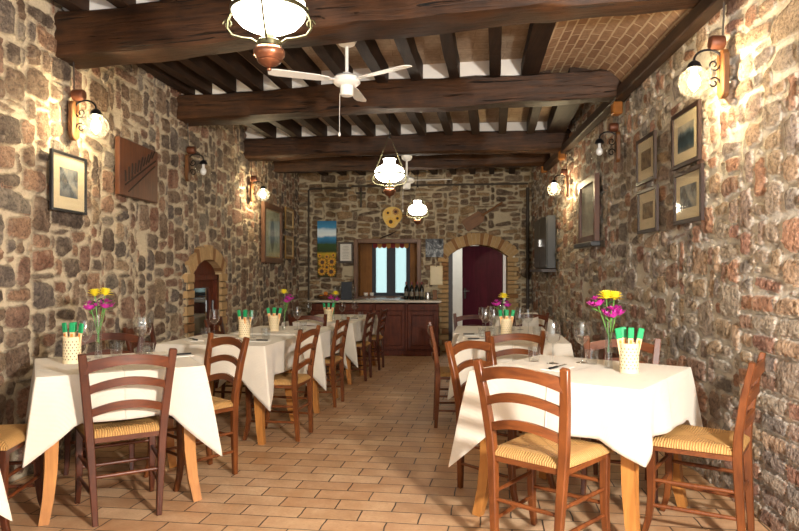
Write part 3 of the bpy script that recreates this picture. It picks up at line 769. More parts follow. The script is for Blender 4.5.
# ------------------------------------------------------------------ chairs
def build_chair(mz, mx):
    def f():
        t = thing('dining_chair', '', 'chair')
        for s in (-1, 1):
            bm = NB()
            sweep(bm, [(s * .150, -.205, 0), (s * .160, -.195, .2), (s * .172, -.186, .42), (s * .180, -.19, .52), (s * .197, -.215, .70), (s * .214, -.25, .865)], 0,
                  flat=[(.028, .03), (.034, .036), (.040, .040), (.041, .038), (.041, .032), (.038, .026)])
            bevel(bm, .004); obj('rear_leg', bm, mz, t, 35)
            bm = NB()
            sweep(bm, [(s * .188, .185, .445), (s * .188, .180, .3), (s * .188, .180, .18), (s * .190, .192, .08), (s * .193, .215, 0)], 0,
                  flat=[(.038, .038), (.038, .038), (.034, .034), (.03, .03), (.026, .028)])
            bevel(bm, .004); obj('front_leg', bm, mz, t, 35)
        # rush seat
        bm = NB(); nx, ny = 14, 12; top = {}
        for i in range(nx + 1):
            for j in range(ny + 1):
                u, v = i / nx * 2 - 1, j / ny; hw = .182 + .036 * v; y = -.20 + .41 * v
                e = min(1 - abs(u), min(v, 1 - v) * 2); rim = min(1, e / .18)
                dip = .010 * (1 - max(abs(u), abs(2 * v - 1)))
                z = .452 + .022 * math.sqrt(max(0, 1 - (1 - rim) ** 2)) - dip
                top[i, j] = (u * hw, y, z)
        vt = {k: bm.verts.new(p) for k, p in top.items()}; vb = {k: bm.verts.new((p[0], p[1], .438 + (.452 - .438) * 0)) for k, p in top.items() if k[0] in (0, nx) or k[1] in (0, ny)}
        for i in range(nx):
            for j in range(ny): bm.faces.new((vt[i, j], vt[i + 1, j], vt[i + 1, j + 1], vt[i, j + 1]))
        edge = [(i, 0) for i in range(nx)] + [(nx, j) for j in range(ny)] + [(i, ny) for i in range(nx, 0, -1)] + [(0, j) for j in range(ny, 0, -1)]
        for a, b in zip(edge, edge[1:] + edge[:1]): bm.faces.new((vt[a], vt[b], vb[b], vb[a]))
        bm.faces.new([vb[k] for k in edge])
        obj('seat', bm, M_RUSH, t, 60)
        bm = NB()
        box(bm, (0, .19, .424), (.35, .022, .026)); box(bm, (0, -.185, .424), (.32, .022, .026))
        for s in (-1, 1): sweep(bm, [(s * .176, -.18, .424), (s * .190, .18, .424)], 0, flat=(.026, .022))
        obj('seat_frame', bm, mx, t)
        # three bowed ladder slats
        for zc, hh, arch, hw, yb in ((.792, .060, .040, .212, -.238), (.677, .040, .040, .199, -.216), (.560, .040, .038, .187, -.198)):
            bm = NB(); rings = []
            for i in range(13):
                u = i / 12 * 2 - 1; q = 1 - u * u; x = u * (hw - .012); y = yb - .030 * q
                zt = zc + hh / 2 + arch * q * (1.0 if hh < .05 else .72); zb = zc - hh / 2 + arch * q
                rings.append([bm.verts.new(p) for p in ((x, y - .008, zb), (x, y + .008, zb), (x, y + .008, zt), (x, y - .008, zt))])
            for a, b in zip(rings, rings[1:]):
                for k in range(4): bm.faces.new((a[k], a[(k + 1) % 4], b[(k + 1) % 4], b[k]))
            bm.faces.new(rings[0]); bm.faces.new(rings[-1])
            obj('backrest_slat', bm, mx, t, 40)
        for p, q in (((-.188, .183, .30), (.188, .183, .30)), ((-.188, .185, .20), (.188, .185, .20)), ((-.163, -.19, .24), (.163, -.19, .24)),
                     ((-.160, -.19, .15), (-.188, .185, .15)), ((.160, -.19, .15), (.188, .185, .15)), ((-.165, -.19, .27), (-.188, .182, .27)), ((.165, -.19, .27), (.188, .182, .27))):
            bm = NB(); P, Q = Vector(p), Vector(q)
            sweep(bm, [P, P.lerp(Q, .5), Q], [.009, .011, .009]); obj('stretcher', bm, mx, t, 60)
        return t
    return f
CH_A = Proto(build_chair(M_CHAIR, M_CHAIRX)); CH_D = Proto(build_chair(M_CHAIRD, M_CHAIRDX))
GC = 'rush-seated ladder-back chairs'
def chair(P, x, y, deg, label): return P.put((x, y, fz(y)), R_(deg), 'rush-seated wooden chair ' + label, GC)
# deg turns the facing direction counter-clockwise from straight into the room
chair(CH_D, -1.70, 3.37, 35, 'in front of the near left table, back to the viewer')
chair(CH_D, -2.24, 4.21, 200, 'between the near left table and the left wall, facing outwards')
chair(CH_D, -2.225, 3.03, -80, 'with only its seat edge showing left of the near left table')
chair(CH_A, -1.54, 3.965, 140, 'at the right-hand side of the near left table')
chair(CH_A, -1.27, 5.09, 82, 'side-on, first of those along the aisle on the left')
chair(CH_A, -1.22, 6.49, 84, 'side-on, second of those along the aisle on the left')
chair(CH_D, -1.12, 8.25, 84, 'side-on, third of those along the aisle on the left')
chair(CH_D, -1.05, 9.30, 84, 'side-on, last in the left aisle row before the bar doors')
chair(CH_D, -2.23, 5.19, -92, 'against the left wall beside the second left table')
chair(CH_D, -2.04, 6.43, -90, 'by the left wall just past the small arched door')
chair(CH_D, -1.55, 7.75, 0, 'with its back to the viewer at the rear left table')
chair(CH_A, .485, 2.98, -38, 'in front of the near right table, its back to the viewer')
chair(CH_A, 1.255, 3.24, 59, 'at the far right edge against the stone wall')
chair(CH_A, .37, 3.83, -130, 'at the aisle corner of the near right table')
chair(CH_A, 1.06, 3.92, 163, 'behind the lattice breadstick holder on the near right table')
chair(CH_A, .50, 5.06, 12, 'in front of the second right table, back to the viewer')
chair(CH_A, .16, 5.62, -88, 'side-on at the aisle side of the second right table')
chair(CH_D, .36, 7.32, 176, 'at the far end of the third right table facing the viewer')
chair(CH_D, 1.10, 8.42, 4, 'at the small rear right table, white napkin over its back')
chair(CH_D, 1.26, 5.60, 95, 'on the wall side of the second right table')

# ------------------------------------------------------------------ table ware
def b_wine():
    t = thing('wine_glass', '', 'glass')
    bm = NB(); lathe(bm, [(.004, .092), (.018, .098), (.034, .118), (.041, .145), (.039, .172), (.033, .205)], 28); bmesh.ops.scale(bm, vec=(1.08, 1.08, 1.13), verts=bm.verts[:]); obj('bowl', bm, M_GLASS, t, 180)
    bm = NB(); lathe(bm, [(.004, .094), (.0032, .06), (.0036, .012), (.006, .006)], 12); bmesh.ops.scale(bm, vec=(1.08, 1.08, 1.13), verts=bm.verts[:]); obj('stem', bm, M_GLASS, t, 180)
    bm = NB(); lathe(bm, [(0, .0065), (.008, .006), (.034, .002), (.034, 0), (0, 0)], 28); obj('foot', bm, M_GLASS, t, 180)
    return t
def b_tumbler():
    bm = NB(); lathe(bm, [(0, 0), (.030, 0), (.0345, .03), (.036, .08)], 28)
    return tag(obj('water_tumbler', bm, M_GLASS, None, 180), '', 'glass')
def b_holder():
    t = thing('breadstick_holder', '', 'holder')
    bm = NB(); lathe(bm, [(0, .004), (.043, .004), (.044, .145), (.0465, .15), (.049, .146), (.048, .14), (.048, .006), (.049, .0), (0, 0)], 36); obj('lattice_cup', bm, M_LATT, t, 40)
    return t
def b_packet():
    t = thing('breadstick_packet', '', 'breadsticks')
    bm = NB(); box(bm, (0, 0, .085), (.028, .010, .17)); bevel(bm, .003); obj('paper_sleeve', bm, M_SLEEVE, t)
    bm = NB(); box(bm, (0, -.0055, .135), (.014, .002, .05)); obj('orange_print', bm, M_ORANGE, t)
    bm = NB(); 
    for k in range(1): box(bm, (0, 0, .195), (.031, .012, .056))
    bevel(bm, .003); obj('green_end', bm, M_GREEN, t)
    return t
def b_vase():
    bm = NB(); lathe(bm, [(0, 0), (.024, 0), (.022, .012), (.0185, .04), (.018, .23), (.021, .255)], 24)
    return tag(obj('flower_vase', bm, M_GLASS, None, 180), '', 'vase')
def petal_ring(bm, n, r0, r1, z, tilt, w, ph=0, mi=0):
    for i in range(n):
        a = 2 * PI * i / n + ph; ca, sa = math.cos(a), math.sin(a)
        pts = []
        for rr, ww, zz in ((r0, .25, 0), ((r0 + r1) / 2, 1, (r1 - r0) / 2 * tilt + .002), (r1, .55, (r1 - r0) * tilt)):
            for s in (-1, 1): pts.append(Vector((ca * rr - sa * s * w * ww, sa * rr + ca * s * w * ww, z + zz)))
        vs = [bm.verts.new(p) for p in pts]
        for f in ((vs[0], vs[1], vs[3], vs[2]), (vs[2], vs[3], vs[5], vs[4])):
            q = bm.faces.new(f); q.material_index = mi
def b_mum():
    t = thing('yellow_flower', '', 'flower')
    bm = NB()
    for n, r0, r1, z, ti, w in ((20, .008, .042, 0, .1, .0045), (18, .006, .036, .003, .45, .0045), (15, .004, .028, .006, .9, .004), (12, .002, .018, .009, 1.4, .004)): petal_ring(bm, n, r0, r1, z, ti, w, random.random())
    sphere(bm, (0, 0, .008), .012, 10, 6); bmesh.ops.scale(bm, vec=(1.3, 1.3, 1.3), verts=bm.verts[:]); obj('bloom', bm, M_YEL, t)
    bm = NB(); sweep(bm, [(0, 0, 0), (.0, .003, -.12), (.0, .0, -.29)], .0028, 6)
    for a, z in ((.3, -.04), (2.4, -.055), (4.5, -.07), (1.2, -.085)):
        c, q_ = math.cos(a), math.sin(a); poly(bm, [(0, 0, z), (c * .022 - q_ * .010, q_ * .022 + c * .010, z + .018), (c * .055, q_ * .055, z + .025), (c * .022 + q_ * .010, q_ * .022 - c * .010, z + .018)], 1)
    obj('stalk', bm, [M_STEM, M_LEAF], t)
    return t
def b_orchid():
    t = thing('purple_flower', '', 'flower')
    bm = NB()
    for k, (dx, dy, dz) in enumerate(((0, 0, 0), (.028, .012, -.018), (-.024, .016, -.022), (.006, -.026, -.026))):
        b2 = NB(); petal_ring(b2, 6, .002, .026, 0, .5, .008, k); petal_ring(b2, 5, .001, .014, .002, 1.2, .005, k + .4)
        M = Matrix.Translation((dx, dy, dz)) @ Euler((.6 * dy / .026, -.6 * dx / .026, 0)).to_matrix().to_4x4()
        bmesh.ops.transform(b2, matrix=M, verts=b2.verts[:])
        me = bpy.data.meshes.new('tmp'); b2.to_mesh(me); b2.free(); bm.from_mesh(me); bpy.data.meshes.remove(me)
    bmesh.ops.scale(bm, vec=(1.2, 1.2, 1.2), verts=bm.verts[:]); obj('bloom', bm, M_MAG, t)
    bm = NB(); sweep(bm, [(0, 0, 0), (.003, .0, -.1), (.0, .0, -.22)], .0024, 6)
    for a, z in ((.3, -.05), (2.4, -.07)):
        c, s = math.cos(a), math.sin(a); poly(bm, [(0, 0, z), (c * .02 - s * .008, s * .02 + c * .008, z + .02), (c * .045, s * .045, z + .03), (c * .02 + s * .008, s * .02 - c * .008, z + .02)])
    obj('stalk', bm, M_STEM, t)
    return t
WINE, TUMB, HOLD, PACK, VASE, MUM, ORCH = (Proto(f) for f in (b_wine, b_tumbler, b_holder, b_packet, b_vase, b_mum, b_orchid))
def on(T, x, y): return (x, y, T[2])
def wine(T, x, y, lab): WINE.put(on(T, x, y), random.uniform(0, 6), lab, 'wine glasses on the tables')
def tumb(T, x, y, lab): TUMB.put(on(T, x, y), random.uniform(0, 6), lab, 'water tumblers on the tables')
PW = ['leaning left', 'standing in the middle', 'leaning right', 'leaning back', 'leaning forward']
def holder(T, x, y, where, n=4, gl=1.0):
    HOLD.put(on(T, x, y), random.uniform(0, 6), 'cream lattice breadstick holder ' + where, 'breadstick holders')
    for k, (dx, dy, ax, ay) in enumerate(((-.022, .004, 0, -.17), (.0, -.006, .02, 0.03), (.022, .008, 0, .2), (-.006, .022, -.14, -.05), (.012, -.022, .12, .1))[:n]):
        p = PACK.put((x + dx, y + dy, T[2] + .007), 0, 'green-tipped breadstick packet ' + PW[k] + ', holder ' + where, 'breadstick packets')
        p.rotation_euler = (ax, ay, random.uniform(-.5, .5))
def flowers(T, x, y, where, yel, pur, h=.25):
    VASE.put(on(T, x, y), 0, 'slim clear glass flower vase ' + where, 'flower vases')
    z = T[2]
    for k, (dx, dy, dz) in enumerate(yel):
        f = MUM.put((x + dx, y + dy, z + h + dz), random.uniform(0, 6), 'yellow chrysanthemum %s vase %s' % (('in the middle of the', 'on the right of the', 'on the left of the')[k], where), 'yellow flowers in the vases')
        d = Vector((dx, dy, .24)).normalized(); f.rotation_euler = Vector((0, 0, 1)).rotation_difference(d).to_euler()
    for k, (dx, dy, dz) in enumerate(pur):
        f = ORCH.put((x + dx, y + dy, z + h + dz), random.uniform(0, 6), 'purple flower spray %s vase %s' % (('on the left of the', 'on the right of the', 'low in the')[k], where), 'purple flowers in the vases')
        d = Vector((dx, dy, .2)).normalized(); f.rotation_euler = Vector((0, 0, 1)).rotation_difference(d).to_euler()

W = 'on the near left table'
holder(TL1, -2.09, 3.57, W, 4)
flowers(TL1, -2.06, 3.80, W, [(-.022, 0, .125), (.035, .01, .13)], [(-.05, -.01, .075), (.05, .0, .085)])
wine(TL1, -2.10, 3.72, 'wine glass behind the breadstick holder ' + W); wine(TL1, -1.86, 3.98, 'wine glass standing to the right of the vase ' + W)
wine(TL1, -1.91, 4.03, 'rear wine glass at the far corner ' + W)
tumb(TL1, -1.80, 3.90, 'water tumbler beside the right-hand wine glass ' + W); tumb(TL1, -2.0, 3.9, 'water tumbler close to the flower vase ' + W)
W = 'on the second left table'
wine(TL2, -1.93, 5.45, 'wine glass in front of the arched door ' + W); tumb(TL2, -1.98, 5.38, 'water tumbler left of the wine glass before the arch ' + W)
holder(TL2, -1.66, 5.42, W, 5); wine(TL2, -1.575, 5.36, 'wine glass right beside the breadstick holder ' + W)
tumb(TL2, -1.48, 5.42, 'water tumbler at the right of the holder ' + W); tumb(TL2, -1.44, 5.30, 'front water tumbler by the napkin ' + W)
W = 'on the third left table'
holder(TL3, -1.63, 6.28, W, 4); flowers(TL3, -1.56, 6.42, W, [(.0, -.01, .115)], [(.03, -.02, .06), (.055, .0, .085)])
wine(TL3, -1.44, 6.47, 'wine glass right of the flower vase ' + W); tumb(TL3, -1.37, 6.42, 'water tumbler at the right end ' + W); tumb(TL3, -1.9, 6.3, 'water tumbler at the wall side ' + W)
W = 'on the rear left table'
holder(TL4, -1.40, 8.05, W, 3); flowers(TL4, -1.38, 8.32, W, [(.03, -.02, .08)], [(-.03, .0, .05), (.04, .01, .03)])
wine(TL4, -1.66, 8.1, 'wine glass left of the lattice holder ' + W); wine(TL4, -1.27, 8.35, 'wine glass right of the flowers ' + W)
tumb(TL4, -1.22, 8.15, 'water tumbler right of the lattice holder ' + W); wine(TL5, -1.22, 9.2, 'wine glass on the last left table by the bar'); tumb(TL5, -1.12, 9.1, 'water tumbler on the last left table by the bar')
W = 'on the near right table'
wine(TR1, .63, 3.70, 'wine glass on its own at the left ' + W); wine(TR1, .80, 3.74, 'wine glass next to the flower vase ' + W)
tumb(TR1, .54, 3.79, 'water tumbler left of both wine glasses ' + W); tumb(TR1, .845, 3.70, 'water tumbler between wine glass and vase ' + W)
flowers(TR1, .90, 3.55, W, [(-.015, -.015, .125), (.035, .02, .12)], [(-.068, .0, .115), (.005, -.035, .06), (.05, .03, .065)])
holder(TR1, .965, 3.40, W, 4)
W = 'on the second right table'
holder(TR2, .575, 5.75, W, 4); flowers(TR2, .545, 5.9, W, [(.02, -.02, .08)], [(-.04, .0, .04), (.05, .02, .03)])
for k, (x, y, l) in enumerate(((.40, 5.82, 'leftmost wine glass'), (.47, 5.78, 'wine glass just left of the holder'), (.70, 5.80, 'wine glass just right of the holder'), (.78, 5.85, 'rightmost wine glass'))): wine(TR2, x, y, l + ' ' + W)
for x, y, l in ((.36, 5.66, 'left water tumbler'), (.45, 5.62, 'water tumbler before the holder'), (.84, 5.75, 'right water tumbler')): tumb(TR2, x, y, l + ' ' + W)
W = 'on the third right table'
wine(TR3, .42, 6.5, 'left wine glass ' + W); wine(TR3, .52, 6.75, 'middle wine glass ' + W); wine(TR3, .8, 6.6, 'right wine glass ' + W); tumb(TR3, .7, 6.5, 'water tumbler ' + W)

def b_napkin():
    bm = NB(); box(bm, (0, 0, .003), (.11, .2, .006)); bevel(bm, .002); return tag(obj('paper_napkin', bm, M_PAPER), '', 'napkin')
def b_knife():
    t = thing('table_knife', '', 'knife')
    bm = NB(); box(bm, (0, -.05, .006), (.016, .10, .010)); bevel(bm, .003); obj('handle', bm, M_BLACK, t)
    bm = NB(); box(bm, (0, .055, .005), (.014, .11, .003)); obj('blade', bm, M_STEEL, t)
    return t
NAP, KNIFE = Proto(b_napkin), Proto(b_knife)
def setting(T, x, y, deg, where):
    NAP.put(on(T, x, y), R_(deg), 'folded white napkin ' + where, 'napkins'); KNIFE.put((x, y, T[2] + .0065), R_(deg), 'black-handled knife on the napkin ' + where, 'knives')
setting(TL1, -1.62, 3.88, 130, 'at the right corner of the near left table')
setting(TL2, -1.99, 5.12, 40, 'at the left side of the second left table')
setting(TL2, -1.46, 5.08, 80, 'at the aisle side of the second left table')
setting(TR2, .32, 5.38, -80, 'at the near aisle corner of the second right table')
setting(TR2, .30, 5.78, -80, 'at the far aisle corner of the second right table')
setting(TR1, .62, 3.50, -34, 'at the near chair side of the near right table')
setting(TL4, -1.17, 8.45, 80, 'at the aisle side of the rear left table')
bm = NB()
pts = [(-.09, -.22), (-.07, -.10), (-.03, -.02), (.0, .0), (.03, -.02), (.05, -.10), (.06, -.18)]
va = [bm.verts.new((-.1, a, b)) for a, b in pts]; vb = [bm.verts.new((.1, a, b)) for a, b in pts]
for k in range(6): bm.faces.new((va[k], va[k + 1], vb[k + 1], vb[k]))
o = obj('cloth_napkin', bm, M_CLOTH, None, 180, (1.11, 8.20, fz(8.45) + .865)); tag(o, 'white napkin folded over the rear right chair back', 'napkin')
m = o.modifiers.new('s', 'SOLIDIFY'); m.thickness = .004

# ------------------------------------------------------------------ wall lamps
def b_lamp(lit):
    def f():
        t = thing('wall_lamp', '', 'lamp')                  # +X leads away from the wall
        bm = NB(); n = 8; prof = []
        for k in range(n + 1): prof.append((.045 * math.cos(PI + PI * k / n), -.10 + .045 * math.sin(PI + PI * k / n)))
        prof += [(.045, .10), (.03, .125), (-.03, .125), (-.045, .10)]
        f_ = bm.faces.new([bm.verts.new((0, y, z)) for y, z in prof]); r = bmesh.ops.extrude_face_region(bm, geom=[f_])
        bmesh.ops.translate(bm, verts=[q for q in r['geom'] if isinstance(q, bmesh.types.BMVert)], vec=(.035, 0, 0)); bevel(bm, .005)
        obj('backplate', bm, M_PLATE, t)
        bm = NB(); lathe(bm, [(0, -.03), (.036, -.03), (.04, -.02), (.04, .035), (.034, .045), (0, .045)], 20)
        bmesh.ops.transform(bm, matrix=Matrix.Translation((.045, 0, .168)) @ Matrix.Rotation(PI / 2, 4, 'Y'), verts=bm.verts[:]); obj('junction_box', bm, M_COPPERD, t, 40)
        bm = NB(); sweep(bm, [(.02, 0, .2), (.015, .004, .35), (.012, -.003, .5), (.01, .0, .62)], .005, 6); obj('supply_cable', bm, M_CABLE, t, 60)
        bm = NB(); pts = []
        for k in range(15):
            a = PI * (1.05 - 1.12 * k / 14); pts.append((.10 + .075 * math.cos(a), 0, .075 + .055 * math.sin(a)))
        sweep(bm, [(.03, 0, -.06), (.032, 0, 0), (.028, 0, .05)] + pts, .0065, 7)
        for cz, sg in ((.045, 1), (-.055, -1)):              # scrolls
            sp = []
            for k in range(20):
                a = k / 19 * 2.4 * PI; r = .036 * (1 - k / 26); sp.append((.068 + r * math.cos(PI + a * sg) * .9, 0, cz + r * math.sin(PI + a * sg)))
            sweep(bm, sp, .005, 6)
        obj('scroll_arm', bm, M_IRON, t, 60)
        bm = NB(); lathe(bm, [(0, .075), (.012, .075), (.03, .062), (.042, .035), (.036, .03), (0, .03)], 18, (.175, 0, -.005)); obj('lamp_cap', bm, M_IRON, t, 40)
        bm = NB(); prof = [(.038, .03)] + [(.085 * math.sin(a), .0 - .05 + .085 * math.cos(a)) for a in [PI * q / 16 for q in range(3, 17)]]
        prof[-1] = (0, prof[-1][1]); lathe(bm, prof, 24, (.175, 0, 0)); g = obj('glass_globe', bm, M_GLOBE, t, 180)
        bm = NB(); sphere(bm, (.175, 0, -.045), .030, 14, 10, (1, 1, 1.25)); lathe(bm, [(.012, .04), (.014, -.02)], 12, (.175, 0, 0)); obj('light_bulb', bm, M_BULB if lit else M_BULBOFF, t, 180)
        return t
    return f
LIT, OFF = Proto(b_lamp(True)), Proto(b_lamp(False))
GL = 'wrought-iron wall lamps'
LAMPS = [(XL, 4.33, 2.30, 0, LIT, 'lit globe wall lamp above the small framed print on the left wall'), (XL, 6.36, 2.30, 0, OFF, 'unlit globe wall lamp right of the carved wooden panel'),
         (XL, 8.55, 2.33, 0, LIT, 'lit globe wall lamp above the tall framed portrait on the left wall'), (XR, 3.73, 2.36, PI, LIT, 'lit globe wall lamp at upper right above the framed prints'),
         (XR, 5.90, 2.37, PI, OFF, 'unlit globe wall lamp on the right wall between prints and beam end'), (XR, 8.22, 2.33, PI, LIT, 'lit globe wall lamp at the far end of the right wall')]
def add_light(name, kind, loc, energy, col, radius=.03):
    l = bpy.data.lights.new(name, kind); l.energy = energy; l.color = col
    if kind == 'POINT' or kind == 'SPOT': l.shadow_soft_size = radius
    o = link(bpy.data.objects.new(name, l)); o.location = loc; return o
for x, y, z, r, P, lab in LAMPS:
    off = .01 if r == 0 else -.01
    P.put((x + off, y, z), r, lab, GL)

# ------------------------------------------------------------------ pendant lamps
def b_pend():
    t = thing('pendant_lamp', '', 'lamp')                    # origin at the tip of the finial
    bm = NB(); lathe(bm, [(0, 0), (.008, .003), (.010, .009), (.005, .014), (.03, .024), (.046, .036), (.049, .041), (.047, .045), (.062, .062), (.064, .08), (.054, .094), (.042, .099), (0, .099)], 28); obj('oil_font', bm, M_COPPER, t, 50)
    bm = NB(); lathe(bm, [(.035, .096), (.048, .10), (.05, .12), (.044, .124), (.03, .124)], 24); lathe(bm, [(.022, .124), (.021, .22), (.018, .24), (0, .24)], 18); obj('burner', bm, M_BRASS, t, 40)
    bm = NB(); lathe(bm, [(0.085, 0.173), (0.118, 0.19), (0.142, 0.218), (0.15, 0.246), (0.146, 0.273), (0.125, 0.303), (0.092, 0.323), (0.066, 0.336), (0.055, 0.353), (0.056, 0.373), (0.066, 0.393), (0.06, 0.393), (0.051, 0.373), (0.05, 0.353), (0.06, 0.334), (0.09, 0.318), (0.12, 0.298), (0.14, 0.271), (0.144, 0.246), (0.136, 0.218), (0.112, 0.194), (0.085, 0.178)], 36); obj('opal_shade', bm, M_OPAL, t, 180)
    bm = NB(); lathe(bm, [(.150, .232), (.155, .232), (.156, .250), (.152, .250)], 36); obj('shade_band', bm, M_BRASS, t, 40)
    bm = NB()
    for s in (-1, 1):
        pts = [(s * .045, 0, .112), (s * .07, 0, .130), (s * .11, 0, .134), (s * .150, 0, .145), (s * .170, 0, .172), (s * .168, 0, .205), (s * .155, 0, .236)]
        sweep(bm, pts, .006, 6)
        sp = [(s * (.168 + .02 * (1 - k / 20) * math.cos(k * .5)), 0, .19 + .02 * (1 - k / 20) * math.sin(k * .5)) for k in range(16)]
        sweep(bm, sp, .004, 6)
        sweep(bm, [(0, s * .045, .112), (0, s * .10, .15), (0, s * .156, .236)], .005, 6)
    obj('scroll_bracket', bm, M_BRASS, t, 60)
    for s in (-1, 1):
        bm = NB(); n = 20; A, B = Vector((s * .157, 0, .24)), Vector((s * .008, 0, .62))
        for k in range(n):                                  # chain links
            p = A.lerp(B, (k + .5) / n); r = bmesh.ops.create_circle(bm, segments=8, radius=.0)
            bmesh.ops.delete(bm, geom=r['verts'], context='VERTS')
            dirv = (B - A).normalized(); ax = Vector((0, 1, 0)) if k % 2 else dirv.cross(Vector((0, 1, 0)))
            sweep(bm, [p + dirv * .012 * math.cos(q * PI / 4) + ax * .005 * math.sin(q * PI / 4) for q in range(9)], .0016, 4, cap=False)
        obj('chain', bm, M_BRASS, t)
    bm = NB(); sweep(bm, [(0, 0, .62), (0, 0, .98)], .004, 6); lathe(bm, [(.001, .60), (.014, .612), (.014, .622), (.001, .634)], 12); obj('hanging_rod', bm, M_IRON, t, 60)
    bm = NB(); lathe(bm, [(0, 1.0), (.04, 1.0), (.042, .985), (.02, .965), (.006, .955), (0, .955)], 18); obj('ceiling_rose', bm, M_IRON, t, 50)
    return t
PEND = Proto(b_pend); PG = 'brass and opal glass pendant lamps'
for x, y, z, lab, e in ((-.694, 2.6, 2.065, 'large near brass pendant lamp with copper font, cut off by the top edge', 12), (-.51, 6.5, 1.99, 'middle brass pendant lamp with glowing opal shade on chains', 22), (-.36, 10.2, 1.975, 'farthest small pendant lamp before the yellow palette on the back wall', 20)):
    PEND.put((x, y, z), R_(4), lab, PG)

# ------------------------------------------------------------------ ceiling fans
def b_fan():
    t = thing('ceiling_fan', '', 'fan')                      # origin at the ceiling, fan hangs below
    bm = NB(); lathe(bm, [(0, 0), (.07, 0), (.074, -.02), (.06, -.05), (.03, -.065), (0, -.065)], 24); obj('canopy', bm, M_WHITE, t, 40)
    bm = NB(); sweep(bm, [(0, 0, -.06), (0, 0, -.27)], .013, 12); obj('down_rod', bm, M_WHITE, t, 60)
    bm = NB(); lathe(bm, [(0, -.255), (.03, -.26), (.04, -.275), (.085, -.285), (.10, -.30), (.102, -.335), (.085, -.352), (.05, -.36), (0, -.36)], 28); obj('motor', bm, M_WHITE, t, 40)
    bm = NB(); lathe(bm, [(.0, -.36), (.048, -.36), (.05, -.37), (.05, -.42), (.042, -.432), (0, -.432)], 24); obj('switch_housing', bm, M_WHITE, t, 40)
    bm = NB(); sweep(bm, [(-.052, 0, -.41), (-.055, 0, -.58), (-.055, 0, -.70)], .0022, 6); lathe(bm, [(0, -.735), (.008, -.73), (.01, -.715), (.004, -.70), (0, -.698)], 10, (-.055, 0, 0)); obj('pull_chain', bm, M_WHITE, t, 60)
    for k in range(3):
        bm = NB(); a = 2 * PI * k / 3 + R_(86)
        M = Matrix.Rotation(a, 4, 'Z') @ Matrix.Translation((0, 0, -.322)) @ Matrix.Rotation(R_(9), 4, 'X')
        pts = [(.14, -.028), (.22, -.045), (.53, -.052), (.58, -.038), (.59, 0), (.58, .038), (.53, .052), (.22, .045), (.14, .028)]
        f_ = bm.faces.new([bm.verts.new(M @ Vector((x, y, 0))) for x, y in pts]); r = bmesh.ops.extrude_face_region(bm, geom=[f_])
        bmesh.ops.translate(bm, verts=[q for q in r['geom'] if isinstance(q, bmesh.types.BMVert)], vec=(0, 0, .006))
        box(bm, (.12, 0, .003), (.12, .03, .006), M=M)
        obj('blade', bm, M_WHITE, t)
    return t
FAN = Proto(b_fan)
FAN.put((-.70, 4.83, ZJ), 0, 'near white ceiling fan hanging between the two front beams', 'white ceiling fans')
FAN.put((-.44, 8.47, 2.765), .5, 'far white ceiling fan half hidden by the middle pendant lamp', 'white ceiling fans')

# ------------------------------------------------------------------ wall pictures
def print_mat(name, kind):
    k = N(name); o = k.obj(); s = k.sep(o); n = k.noise(o, 9, 5, .6); z = s[2]
    if kind == 'hills':
        hgt = k.math('ADD', k.math('DIVIDE', z, .14), k.math('MULTIPLY', k.math('SUBTRACT', k.noise(k.comb(s[1], 0.0, 0.0), 9, 3), .5), 1.6))
        c = k.ramp(k.math('MULTIPLY_ADD', hgt, .5, .5), [(0, hx('a39a82')), (.3, hx('39505a')), (.52, hx('2a3a40')), (.6, hx('6d7f86')), (.68, hx('c6bfae'))])
        c = k.mix(k.rng(n, .4, .65, 0, .5), c, hx('1f2a2c'))
    elif kind == 'street':
        c = k.ramp(n, [(.3, hx('c8bda4')), (.5, hx('8f9392')), (.6, hx('55595c')), (.75, hx('b9ab90'))])
        c = k.mix(k.rng(z, -.1, -.02, .8, 0), c, hx('4d565f'))
    elif kind == 'portrait':
        r = k.math('SQRT', k.math('ADD', k.math('POWER', k.math('DIVIDE', s[1], .14), 2.0), k.math('POWER', k.math('DIVIDE', k.math('ADD', z, .02), .27), 2.0)))
        c = k.ramp(n, [(.3, hx('9aa389')), (.6, hx('bfc2a8'))]); c = k.mix(k.rng(r, .75, 1.0, .8, 0), c, hx('5d5a4c'))
    elif kind == 'brown':
        c = k.ramp(n, [(.35, hx('5a4636')), (.55, hx('8d7758')), (.7, hx('2d2620'))])
    elif kind == 'bw':
        w = k.noise(o, 5, 6, .65, dist=1.5); c = k.ramp(w, [(.35, hx('17181c')), (.5, hx('5c6068')), (.62, hx('b4b8bd'))])
    elif kind == 'pale':
        c = k.ramp(n, [(.35, hx('9c9f94')), (.65, hx('b7b9aa'))])
    k.bsdf(c, .6, 0, None, .3); return k.done()
PM = {q: print_mat('print_' + q, q) for q in ('hills', 'street', 'portrait', 'brown', 'bw', 'pale')}
def picture(name, label, side, a, z, w, h, fw, mframe, mmat, mprint, mw, off=.012, d=.022):
    """side 'L','R' or 'B'; a is the position along the wall; local x out of the wall, y along"""
    x, y, rz = {'L': (XL + off, a, 0), 'R': (XR - off, a, PI), 'B': (a, YB - off, -PI / 2)}[side]
    t = thing(name, label, 'picture', (x, y, z), rz, 'pictures on the walls')
    bm = NB()
    for s in (-1, 1):
        box(bm, (d / 2, s * (w - fw) / 2, 0), (d, fw, h)); box(bm, (d / 2, 0, s * (h - fw) / 2), (d, w - 2 * fw, fw))
    bevel(bm, .002); obj('frame', bm, mframe, t)
    bm = NB(); box(bm, (d * .25, 0, 0), (d * .4, w - 1.8 * fw, h - 1.8 * fw)); obj('mount', bm, mmat, t)
    bm = NB(); box(bm, (d * .47, 0, 0), (.002, w - 2 * fw - 2 * mw, h - 2 * fw - 2 * mw)); obj('print', bm, mprint, t)
    bm = NB(); box(bm, (d * .7, 0, 0), (.002, w - 1.9 * fw, h - 1.9 * fw)); obj('glazing', bm, M_PANE, t)
    return t
